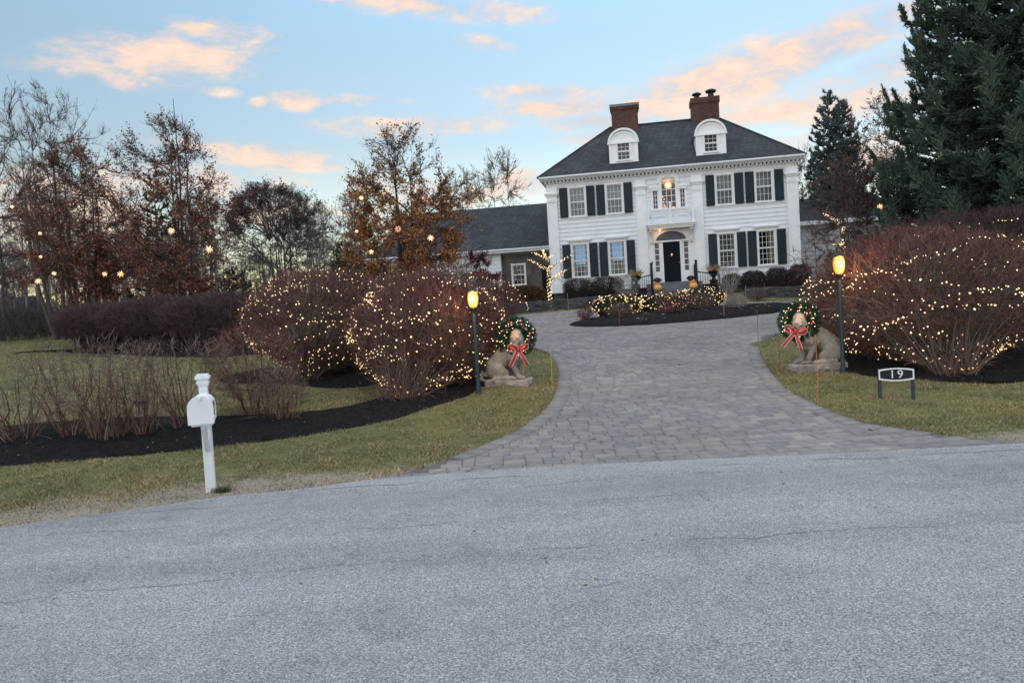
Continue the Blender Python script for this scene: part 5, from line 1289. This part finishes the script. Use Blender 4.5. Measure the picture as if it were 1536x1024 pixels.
for px, d, H, rx, sd, lb in ((757,50,10.6,2.1,301,'tall leafless tree rising behind the ridge of the low wing'), (702,52,9.8,2.3,302,'leafless tree behind the wing beside the orange brown tree'), (800,56,7.3,1.6,303,'small round leafless crown peeping over the wing next to the house'),
        (1214,52,10.0,2.2,304,'pale leafless tree just behind the right corner of the house'), (1345,40,10.3,2.1,305,'leafless reddish tree between the blue spruce and the big spruce'), (1238,60,9.0,2.5,306,'faint leafless tree behind the blue spruce')):
    make_tree('bare_tree', at_tree(px,d), lb, 'tree', M_limb, M_twig if sd != 305 else bark('twig_rosy', (.13,.095,.09)), ml=LD if sd == 305 else (LD if sd == 303 else None), seed=sd, H=H, base=H*.25, rx=rx, shape=vase if sd != 303 else dome, trunk_r=.12, n1=16, n2=190, n3=2200, n4=3000, stems=2, spread=.35, up=.75, r3=.012, gaps=0, leaf=2500 if sd == 305 else (5000 if sd == 303 else 0), leafsize=.06)
make_tree('bare_tree', at_tree(1268,29), 'rounded grey leafless tree in front of the blue spruce', 'tree', M_limb, bark('twig_greyred', (.12,.085,.085)), seed=311, H=5.6, base=.8, rx=1.35, shape=lollip, trunk_r=.09, n1=20, n2=260, n3=4500, n4=4500, stems=3, spread=.3, up=.5, r3=.009, gaps=0)
make_tree('bare_tree', at_tree(1322,27), 'dark reddish leafless tree above the lit shrub beneath the big spruce', 'tree', M_dark, bark('twig_dim', (.07,.045,.045)), LD, seed=312, H=5.3, base=.6, rx=1.7, shape=lollip, trunk_r=.09, n1=22, n2=240, n3=3200, n4=3000, stems=4, spread=.5, up=.4, r3=.009, gaps=0, leaf=3500, leafsize=.04)
make_tree('small_tree', at_tree(1232,25.5), 'small spreading leafless tree reaching over the right corner of the house', 'tree', M_limb, M_red_twig, seed=313, H=2.9, base=.5, rx=1.25, shape=broad, trunk_r=.05, n1=14, n2=60, n3=420, stems=3, spread=.5, up=.1, r3=.006, gaps=2)
make_tree('small_tree', at_tree(702,29), 'small whitish twigged tree in front of the white wing wall', 'tree', M_pale_twig, M_pale_twig, seed=314, H=3.1, base=.5, rx=.95, shape=lollip, trunk_r=.05, n1=16, n2=90, n3=900, stems=3, spread=.4, up=.5, r3=.007, gaps=0)
make_tree('small_tree', at_tree(724,28), 'purple leaved small tree at the corner of the brick wing', 'tree', M_dark, M_red_twig, LP, seed=315, H=2.7, base=.3, rx=.85, shape=lollip, trunk_r=.05, n1=14, n2=90, n3=1200, stems=3, spread=.4, up=.4, r3=.006, gaps=0, leaf=5500, leafsize=.04)
# conifers
MN1 = leafy('spruce_needles', [(0,(.030,.058,.050)),(.5,(.058,.095,.076)),(.85,(.092,.128,.088)),(1,(.14,.155,.09))])
MN2 = leafy('blue_spruce_needles', [(0,(.045,.07,.075)),(.5,(.075,.11,.115)),(1,(.12,.155,.155))])
MN3 = leafy('evergreen_needles', [(0,(.015,.035,.022)),(.6,(.03,.06,.035)),(1,(.05,.08,.045))])
q_ = atY(1530, 440, 22.5)
needle_tree('spruce_tree', (q_.x+.2, 22.5, gz(0,22.5)), 'huge dark green spruce filling the right edge, its top out of view', 'tree', 401, 15.5, 4.5, M_dark, MN1, nw=54, per=15, shoots=100, z0=.5, shoot_l=.60, w=.026, power=.72, up=.5, sub=6)
q_ = atY(1264, 440, 42)
needle_tree('blue_spruce_tree', (q_.x, 42, gz(0,42)), 'blue green spruce with twin tops right of the house', 'tree', 402, 10.7, 2.5, M_dark, MN2, nw=36, per=9, shoots=50, z0=.8, leaders=2, shoot_l=.6, w=.038, power=.8, up=.35, sub=4)
for px, d, H, rd, sd, lb in ((519,33,3.2,1.0,403,'small dark evergreen beside the orange brown tree'), (352,40,2.6,1.5,404,'low dark green evergreen at the edge of the woods'), (243,30,6.4,1.3,405,'dark evergreen hidden inside the spired red brown tree')):
    q_ = atY(px, 440, d); needle_tree('evergreen_tree', (q_.x, d, gz(0,d)), lb, 'tree', sd, H, rd, M_dark, MN3, nw=18, per=8, shoots=22, z0=.2, shoot_l=.4, w=.03, power=.75, up=.5, sub=2)

# trees wrapped in lights
def wrapped(px, d, H, rx, sd, lb, slb, n1=9, r=.018, every=.05):
    loc = at_tree(px, d); r_ = np.random.default_rng(sd)
    root = empty('small_tree', loc, 0, lb, 'tree')
    T = np.array([[[0,0,-.1],[.02,0,H*.2],[0,.02,H*.42],[.04,0,H*.62],[.0,0,H*.8]]]); N0, T0 = nodes_of(T, .45)
    a = np.linspace(0, 2*PI, n1+1)[:-1]+r_.normal(0,.3,n1); tg = np.c_[rx*np.cos(a)*r_.uniform(.6,1,n1), rx*.6*np.sin(a), H*r_.uniform(.55,1.0,n1)]
    P1, _ = attach(N0, T0, tg, r_, .2, jit=.1, K=7); t2 = tg[r_.integers(0,n1,50)] + r_.normal(0,.22*rx+.08,(50,3)); P2, _ = attach(*nodes_of(P1,.2), t2, r_, .3, jit=.2, K=5)
    mesh_np('trunk', *join([tubes(T, np.array([[.06,.05,.04,.03,.015]]), 8), tubes(P1, np.full((n1,1),.022)*np.linspace(1,.4,7)[None], 5)]), M_dark, root, True)
    mesh_np('crown', *tubes(P2, np.full((50,1),.007)*np.linspace(1,.5,5)[None], 3), M_twig, root)
    L = Vector(loc); paths = []
    def spiral(P, rad, turns):
        P = [Vector(p) for p in P]; out = []; m = 12*turns
        for i in range(m+1):
            f = i/m*(len(P)-1); j = min(int(f), len(P)-2); c = P[j].lerp(P[j+1], f-j); q = 2*PI*i/12; out.append(L + c + Vector((math.cos(q)*rad, math.sin(q)*rad, 0)))
        return out
    paths.append(spiral(T[0,0:4], .075, 12)); paths += [spiral(p, .035, 7) for p in P1]
    string_lights(paths, slb, sd, every, r, .01)
wrapped(824, 30.6, 2.55, 1.1, 501, 'small leafless tree left of the house, trunk and limbs wrapped in lights', 'dense warm string lights wrapped round the small tree left of the house', 9, .020, .08)
wrapped(1264, 20, 3.2, .62, 502, 'slim leafless tree wrapped in lights, its top showing above the right lamp', 'string lights wrapped round the slim tree above the right lamp', 6, .014, .10)

# glowing star balls hanging in the trees
M_starb = emis('star_light', (1,.48,.15), .62)
def star(px, py, d, size, lb):
    size *= .72
    o = atY(px, py, d); q = MB(); r0 = empty('star_light', o, random.uniform(0,3), lb, 'star light', 'star lights hung in the trees')
    for i in range(18):
        zc = 1-2*(i+.5)/18; ph = i*2.39996; dv = Vector((math.sqrt(1-zc*zc)*math.cos(ph), math.sqrt(1-zc*zc)*math.sin(ph), zc)); q.tube([dv*.01, dv*size*.55, dv*size*random.uniform(.85,1.1)], [.006,.010,.003], 4); q.ball(tuple(dv*size*.8), size*.09, 5, 4)
    q.build('rays', M_starb, r0); w = MB(); w.tube([(0,0,0),(.01,0,.5)], .003, 4); w.build('cord', M_wire, r0)
for px, py, d, sz, lb in ((60,350,26.5,.10,'small star light low in the outer branches of the left red brown tree'), (57,422,25.5,.16,'bright star light lowest at the outer foot of the left red brown tree'), (18,310,27,.10,'faint star light at the outermost top of the left red brown tree'),
        (81,410,26,.12,'star light just right of the bright lowest one in the left red brown tree'), (157,411,25.5,.13,'left one of two side by side star lights under the left red brown tree'), (181,411,25.5,.17,'right one of two side by side star lights under the left red brown tree'), (61,385,26.5,.09,'faint star light between two brighter ones at the outer side of the left tree'),
        (257,346,24.5,.17,'star light in the middle of the spired red brown tree'), (314,374,24.5,.19,'star light low on the inner side of the spired red brown tree'), (165,344,26,.07,'tiny star light in the centre of the left red brown tree'), (542,297,24,.12,'star light high in the outer left branches of the orange brown tree'), (597,344,23.5,.16,'star light in the middle of the orange brown tree left of its trunk'),
        (646,357,23.5,.16,'star light right of the trunk of the orange brown tree'), (557,378,24,.13,'star light lowest on the left of the orange brown tree'), (535,347,24,.08,'faint star light on the left flank of the orange brown tree'), (1320,310,24.5,.15,'star light in the dark reddish tree under the big spruce')):
    star(px, py, d, sz, lb)

# undergrowth and a far wood edge: uncountable twigs
def thicket(name, x0, x1, y0, y1, hgt, n, r, mt, seed, leafn=0):
    r_ = np.random.default_rng(seed); x = r_.uniform(x0,x1,n); y = r_.uniform(y0,y1,n); H = hgt*(.75+.25*lump(x,y,.8)*.6)*r_.uniform(.35,1.1,n)
    b = np.c_[x,y,_hn(y)+r_.uniform(0,.5,n)*H]; d = unit(np.c_[r_.normal(0,.35,n),r_.normal(0,.35,n),np.ones(n)]); e = b+d*(H*r_.uniform(.3,.7,n))[:,None]; m = (b+e)/2+r_.normal(0,.06,b.shape)
    k = r_.integers(0,n,n*3); f = r_.uniform(.2,1,(n*3,1)); b2 = b[k]*(1-f)+e[k]*f; d2 = unit(d[k]+r_.normal(0,.6,(n*3,3))); e2 = b2+d2*r_.uniform(.1,.4,(n*3,1))
    V, Q = join([tubes(np.stack([b,m,e],1), np.full((n,1),r)*np.array([[1,.8,.4]]), 3), tubes(np.stack([b2,(b2+e2)/2,e2],1), np.full((n*3,1),r*.5)*np.array([[1,.8,.4]]), 3)])
    return tag(mesh_np(name, V, Q, mt), 'tangled leafless undergrowth at the foot of the woods', 'undergrowth', None, 'stuff')
thicket('undergrowth', -30, -9.5, 31, 38, 2.2, 9000, .014, bark('scrub', (.075,.062,.062)), 1)
thicket('undergrowth', -40, 2, 42, 56, 2.6, 14000, .02, bark('scrub_far', (.10,.088,.092)), 2)
thicket('undergrowth', 17, 30, 24, 34, 2.0, 5000, .014, bark('scrub_red', (.07,.035,.035)), 3)
# distant shed at the far left
o = empty('shed', at_tree(12,58), 0, 'distant small white building glimpsed through the trees at the far left', 'building')
q = MB(); q.box(-2,2,-1.5,1.5,-.3,2.0); q.build('wall', M_white, o); q = MB(); q.add([(-2.3,-1.8,1.95),(2.3,-1.8,1.95),(2.3,1.8,1.95),(-2.3,1.8,1.95),(-2.3,0,3.0),(2.3,0,3.0)], [(0,1,5,4),(2,3,4,5),(1,2,5),(3,0,4),(0,3,2,1)]); q.build('roof', M_roof, o); q = MB(); q.box(-.5,.5,-1.56,-1.49,.5,1.5); q.build('window', M_fan, o)

# ------------------------------------------------------------------ grass, straw, chips, fallen leaves
def free(x, y, extra=0.0):
    k = ~inpoly(x, y, ROAD) & ~inpoly(x, y, ISLAND)
    for P_ in (DRIVE, BED_L, BED_B, BED_R, BED_F): k &= ~(inpoly(x, y, P_) & (dist_poly(x, y, P_) > extra))
    return k
def in_view(x, y, m=60):
    # keep what the frame and a step to either side of it can see
    return np.abs(x)/np.maximum(y, .1) < (768+m)/F + .12
def blades(name, n, x0, x1, y0, y1, hgt, wid, stops, seed, dens=None, lean=.5):
    r_ = np.random.default_rng(seed); x = r_.uniform(x0,x1,n); y = y0+(y1-y0)*r_.uniform(0,1,n)**1.3
    k = free(x, y, .015) & in_view(x, y); 
    if dens is not None: k &= r_.uniform(0,1,n) < dens(x, y)
    x, y = x[k], y[k]; m = len(x); z = _hn(y) + np.where(y > 8, .012*lump(x, y, 3), 0)*np.clip((y-8)/2,0,1) - .006
    a = r_.uniform(0,2*PI,m); Lh = hgt*r_.uniform(.5,1.3,m)*np.clip(1+.45*lump(y, x, 7), .4, 2); w_ = wid*(1+y/14)
    cx, sx = np.cos(a)*w_, np.sin(a)*w_; l1 = r_.normal(0,lean,m)*Lh; l2 = r_.normal(0,lean,m)*Lh
    V = np.stack([np.c_[x-cx,y-sx,z], np.c_[x+cx,y+sx,z], np.c_[x+l1,y+l2,z+Lh]], 1).reshape(-1,3)
    return tag(mesh_np(name, V, np.arange(3*m).reshape(-1,3), leafy('blade_'+str(seed), stops, .9)), kind='stuff')
GR = [(0,(.10,.10,.045)),(.35,(.17,.165,.075)),(.6,(.26,.23,.12)),(.82,(.34,.29,.17)),(1,(.48,.42,.28))]
vg = lambda x, y: np.clip(verge(x,y) + .22*lump(x,y,5)*(verge(x,y) > .02), 0, 1)
cl = lambda x, y: np.clip(.8+.45*lump(x,y,4), .2, 1)*(1-.93*vg(x,y))
o = blades('grass', 520000, -8, 8, 6.3, 13.5, .030, .0028, GR, 601, cl, .8); tag(o, 'short green and straw coloured autumn grass of the lawn', 'grass')
o = blades('grass', 260000, -22, 12, 12, 32, .036, .0035, GR, 602, lambda x, y: np.clip(.8+.3*lump(x,y,3),.3,1), .8); tag(o, 'short autumn grass further up the lawn', 'grass')
o = blades('straw', 110000, -8, 8, 6.2, 9.2, .018, .0024, [(0,(.20,.165,.12)),(.5,(.36,.31,.24)),(1,(.52,.46,.37))], 603, lambda x, y: np.clip(vg(x,y)*1.1+.06,0,1)*np.clip(.55+.6*lump(x,y,6),0,1), 2.0); tag(o, 'dead straw and thatch on the verge along the road', 'straw')
# tuft at the mailbox foot
p = G(325,738); r_ = np.random.default_rng(5); n = 260; a = r_.normal(0,.05,(n,2)); x = p.x+.06+a[:,0]; y = p.y+a[:,1]*.7; z = _hn(y)-.005; aa = r_.uniform(0,6.28,n); Lh = r_.uniform(.03,.08,n)
V = np.stack([np.c_[x-.003*np.cos(aa),y-.003*np.sin(aa),z], np.c_[x+.003*np.cos(aa),y+.003*np.sin(aa),z], np.c_[x+r_.normal(0,.5,n)*Lh,y+r_.normal(0,.5,n)*Lh,z+Lh]],1).reshape(-1,3)
tag(mesh_np('grass', V, np.arange(3*n).reshape(-1,3), leafy('tuft', [(0,(.03,.05,.015)),(1,(.07,.09,.03))])), 'green tuft of grass at the foot of the mailbox post', 'grass', None, 'stuff')
def litter(name, n, test, x0, x1, y0, y1, size, stops, seed, label, cat, off=.012, flat=.35, asp=.6):
    r_ = np.random.default_rng(seed); x = r_.uniform(x0,x1,n); y = r_.uniform(y0,y1,n); k = test(x, y) & in_view(x, y); x, y = x[k], y[k]; m = len(x); z = _hn(y)+off
    C = np.c_[x,y,z]; a = unit(np.c_[r_.normal(0,1,(m,2)), r_.normal(0,flat,m)]); b = unit(np.cross(np.c_[r_.normal(0,flat,(m,2)), np.ones(m)], a)); s = size*r_.uniform(.5,1.4,(m,1))
    V = np.stack([C-a*s, C-b*s*asp, C+a*s, C+b*s*asp], 1).reshape(-1,3); V[:,2] = np.maximum(V[:,2], np.repeat(_hn(y),4)+off-.004)
    return tag(mesh_np(name, V, np.arange(4*m).reshape(-1,4), leafy('lit_'+str(seed), stops)), label, cat, None, 'stuff')
LT = [(0,(.09,.05,.03)),(.5,(.17,.10,.06)),(1,(.30,.21,.14))]
litter('leaf_litter', 2600, lambda x, y: free(x, y), -9, 9, 6.6, 18, .017, LT, 611, 'scattered fallen leaves on the lawn', 'leaves', .022)
inb = lambda x, y: inpoly(x,y,BED_L) | inpoly(x,y,BED_B) | inpoly(x,y,BED_R)
litter('mulch_chips', 90000, inb, -10, 13, 8, 18, .014, [(0,(.004,.004,.005)),(.7,(.012,.012,.013)),(1,(.028,.026,.026))], 612, 'black wood chips covering the beds', 'mulch chips', .055, .6, .35)
litter('leaf_litter', 1500, lambda x, y: (verge(x,y) > .25) & ~inpoly(x,y,DRIVE) & ~inpoly(x,y,ROAD) & (lump(x,y,3) > -.3), -8, 8, 5, 8.4, .016, LT, 620, 'dead leaves caught along the road verge', 'leaves', .02)
litter('leaf_litter', 1500, lambda x, y: inb(x,y) & (lump(x,y,1.5) > -.3), -9, 12, 8.5, 18, .014, LT, 613, 'fallen brown leaves on the black mulch', 'leaves', .075)
litter('leaf_litter', 260, lambda x, y: inpoly(x,y,DRIVE) & ~inpoly(x,y,ISLAND), -2, 9, 7, 26, .022, LT, 618, 'a few dry leaves blown onto the pavers', 'leaves', .022)
litter('leaf_litter', 160, lambda x, y: inpoly(x,y,ROAD) & (lump(x,y,1) > -.2), -6, 7, 4, 8, .014, LT, 619, 'leaf crumbs and twigs on the asphalt', 'leaves', .028)
litter('leaf_litter', 500, lambda x, y: inpoly(x,y,ISLAND) & (lump(x,y,2) > 0), 1, 11, 21, 28, .05, LT, 614, 'dry leaves lying on the island bed', 'leaves', .15)
litter('road_grit', 9000, lambda x, y: inpoly(x,y,ROAD), -6, 7, 2.2, 8, .0035, [(0,(.10,.10,.11)),(.6,(.28,.29,.31)),(1,(.5,.5,.52))], 615, 'loose grit on the asphalt', 'grit', .028, .5, .8)
litter('road_grit', 3500, lambda x, y: (verge(x,y) > .3) & ~inpoly(x,y,DRIVE), -8, 8, 6, 8.4, .007, [(0,(.12,.11,.10)),(1,(.42,.38,.34))], 616, 'sandy grit along the road edge', 'grit', .01, .5, .8)

# ------------------------------------------------------------------ sky and light
SUN_EL, SUN_ROT = R(7), R(205)
world = bpy.data.worlds.new('World'); S.world = world; world.use_nodes = True; nt = world.node_tree
class WN(NT):
    def __init__(s, t_): s.t = t_
w = WN(nt); bg = nt.nodes['Background']
sky = nt.nodes.new('ShaderNodeTexSky'); sky.sky_type = 'NISHITA'; sky.sun_disc = False; sky.sun_elevation = SUN_EL; sky.sun_rotation = SUN_ROT; sky.air_density = 1.0; sky.dust_density = .6; sky.ozone_density = 1.2
dirv = w.coord('Generated'); sp = w.n('ShaderNodeSeparateXYZ'); w.put(sp.inputs[0], dirv)
az = w.math('ARCTAN2', sp.outputs[0], sp.outputs[1]); el = w.math('ARCSINE', sp.outputs[2])
cv = w.n('ShaderNodeCombineXYZ'); w.put(cv.inputs[0], az); w.put(cv.inputs[1], el)
n_big = w.noise(5.0, 7, .62, w.n('ShaderNodeVectorMath', operation='MULTIPLY', i_0=cv, i_1=(1,2.6,1)).outputs[0], .3)
n_fine = w.noise(17, 8, .68, w.n('ShaderNodeVectorMath', operation='MULTIPLY', i_0=cv, i_1=(1,2.6,1)).outputs[0], .35)
# cloud banks: place, half-width, half-height (radians), tilt, strength
def dir_of(px, py): v = ray(px, py).normalized(); return math.atan2(v.x, v.y), math.asin(v.z)
BANKS = [((235,88),150,30,-9,1.0), ((330,48),80,18,-5,.9), ((180,120),45,12,0,.8), ((445,150),36,15,0,.95), ((390,152),17,7,-14,.55), ((330,138),30,8,0,.4), ((640,8),220,18,3,.75), ((620,190),170,16,-3,.6), ((410,240),120,16,0,.8),
         ((520,153),45,7,0,.45), ((820,140),110,14,0,.7), ((850,162),130,15,0,.85), ((900,182),100,14,0,.85), ((910,206),70,12,0,.7), ((1120,110),210,38,-12,1.1), ((1240,70),160,38,-14,1.0), ((1330,25),90,20,-10,.8), ((1370,95),170,40,0,.8), ((1180,165),110,16,-3,.8), ((1290,150),120,25,0,.6), ((1340,130),190,60,-4,.62), ((1210,215),120,22,-4,.5), ((1000,150),90,18,-8,.6), ((350,225),110,12,2,.6), ((560,150),70,8,0,.4), ((250,60),60,14,-12,.8),
         ((730,68),50,12,10,.5), ((60,310),140,50,0,.75), ((300,275),160,30,0,.7), ((780,275),90,22,0,.8), ((640,290),160,24,0,.6), ((1300,230),120,40,0,.6), ((430,330),200,28,0,.75), ((90,420),200,30,0,.6), ((1030,205),60,8,0,.4)]
SKYTINT = (1.52, 1.58, 1.58); CG = 4.3; OVERHEAD_FILL = 3.0
tot = None
for (px, py), hw_, hh_, tilt, stg in BANKS:
    a_, e_ = dir_of(px, py); mp = w.n('ShaderNodeMapping', vector_type='TEXTURE'); w.put(mp.inputs[0], cv.outputs[0])
    mp.inputs['Location'].default_value = (a_, e_, 0); mp.inputs['Rotation'].default_value = (0,0,R(-tilt)-ROLL*1.0); mp.inputs['Scale'].default_value = (hw_/F*1.15, hh_/F*1.25, 1)
    ln = w.n('ShaderNodeVectorMath', operation='LENGTH', i_0=mp); b = w.maprange(ln.outputs['Value'], 0, 1.25, stg, 0, True)
    tot = b if tot is None else w.math('MAXIMUM', tot, b)
dens = w.math('ADD', w.math('MULTIPLY', tot, 1.0), w.math('MULTIPLY_ADD', n_big.outputs[0], 2.0, -.93))
dens = w.math('ADD', dens, w.math('MULTIPLY_ADD', n_fine.outputs[0], 1.9, -.93))
dens = w.math('MULTIPLY', w.maprange(dens, .0, 1.0, 0, .92, True), w.maprange(tot, .02, .3, 0, 1))
# unseen bright cloud overhead and behind, added to light the ground and house
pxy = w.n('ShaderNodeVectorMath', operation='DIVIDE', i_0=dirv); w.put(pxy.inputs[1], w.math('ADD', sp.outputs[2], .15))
unseen_veil = w.noise(.8, 6, .6, pxy.outputs[0], .5); vm = w.math('MULTIPLY', w.maprange(unseen_veil.outputs[0], .42, .66, 0, .85, True), w.maprange(sp.outputs[2], .45, .65, 0, 1))
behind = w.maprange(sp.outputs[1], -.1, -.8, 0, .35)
fill_cap = w.maprange(sp.outputs[2], .5, .8, 0, .75, True)
up_ = w.math('MULTIPLY_ADD', w.maprange(sp.outputs[2], .50, .80, 0, 1, True), OVERHEAD_FILL, 1.0)
dens2 = w.math('MAXIMUM', dens, w.math('MAXIMUM', vm, w.math('MULTIPLY', behind, unseen_veil.outputs[0])))
ccol = w.ramp(w.math('MULTIPLY_ADD', n_fine.outputs[0], .5, w.math('MULTIPLY', n_big.outputs[0], .5)), [(.38, (.46,.56,.70)), (.46, (.70,.64,.66)), (.54, (.97,.72,.56)), (.64, (1.0,.83,.68))])
skyc = w.mix(1, sky.outputs[0], SKYTINT, 'MULTIPLY')
skyc = w.mix(1, skyc, w.ramp(sp.outputs[2], [(0, (.82,.73,.70)), (.22, (.71,.61,.61)), (.34, (.84,.78,.78)), (.42, (.98,.99,.99))]), 'MULTIPLY')
cc = w.n('ShaderNodeVectorMath', operation='SCALE', i_0=ccol); cc.inputs['Scale'].default_value = CG
fin = w.mix(dens2, skyc, cc.outputs[0])
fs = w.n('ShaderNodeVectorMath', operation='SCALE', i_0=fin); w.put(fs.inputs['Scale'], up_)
fill_behind = w.maprange(sp.outputs[1], -.05, -.45, 0, .9, True)  # extra brightness behind the camera, added as fill for the house front
wc = w.ramp(unseen_veil.outputs[0], [(.35, (2.6,2.75,2.95)), (.65, (3.9,4.0,4.1))])
fin2 = w.mix(w.math('MULTIPLY', fill_behind, w.maprange(sp.outputs[2], .55, .8, 1, 0)), fs.outputs[0], wc)
fin3 = w.mix(fill_cap, fin2, w.ramp(unseen_veil.outputs[0], [(.35, (5.2,5.4,5.6)), (.65, (8.2,8.0,7.9))]))  # invented bright cap above the view, fill for the ground
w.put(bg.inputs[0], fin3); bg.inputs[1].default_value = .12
sun = bpy.data.lights.new('sun', 'SUN'); sun.energy = .3; sun.angle = R(40); sun.color = (1,.93,.86)
so = bpy.data.objects.new('sun', sun); COL.objects.link(so)
# the lamp points away from the sun of the sky texture
sd = Vector((math.sin(SUN_ROT)*math.cos(SUN_EL), math.cos(SUN_ROT)*math.cos(SUN_EL), math.sin(SUN_EL)))
so.rotation_euler = sd.to_track_quat('Z', 'Y').to_euler()
S.view_settings.view_transform = 'Standard'; S.view_settings.look = 'None'; S.view_settings.gamma = 1; S.view_settings.exposure = 1.05
S.cycles.use_denoising = True; S.cycles.sample_clamp_indirect = 4; S.cycles.max_bounces = 8; S.cycles.transparent_max_bounces = 12
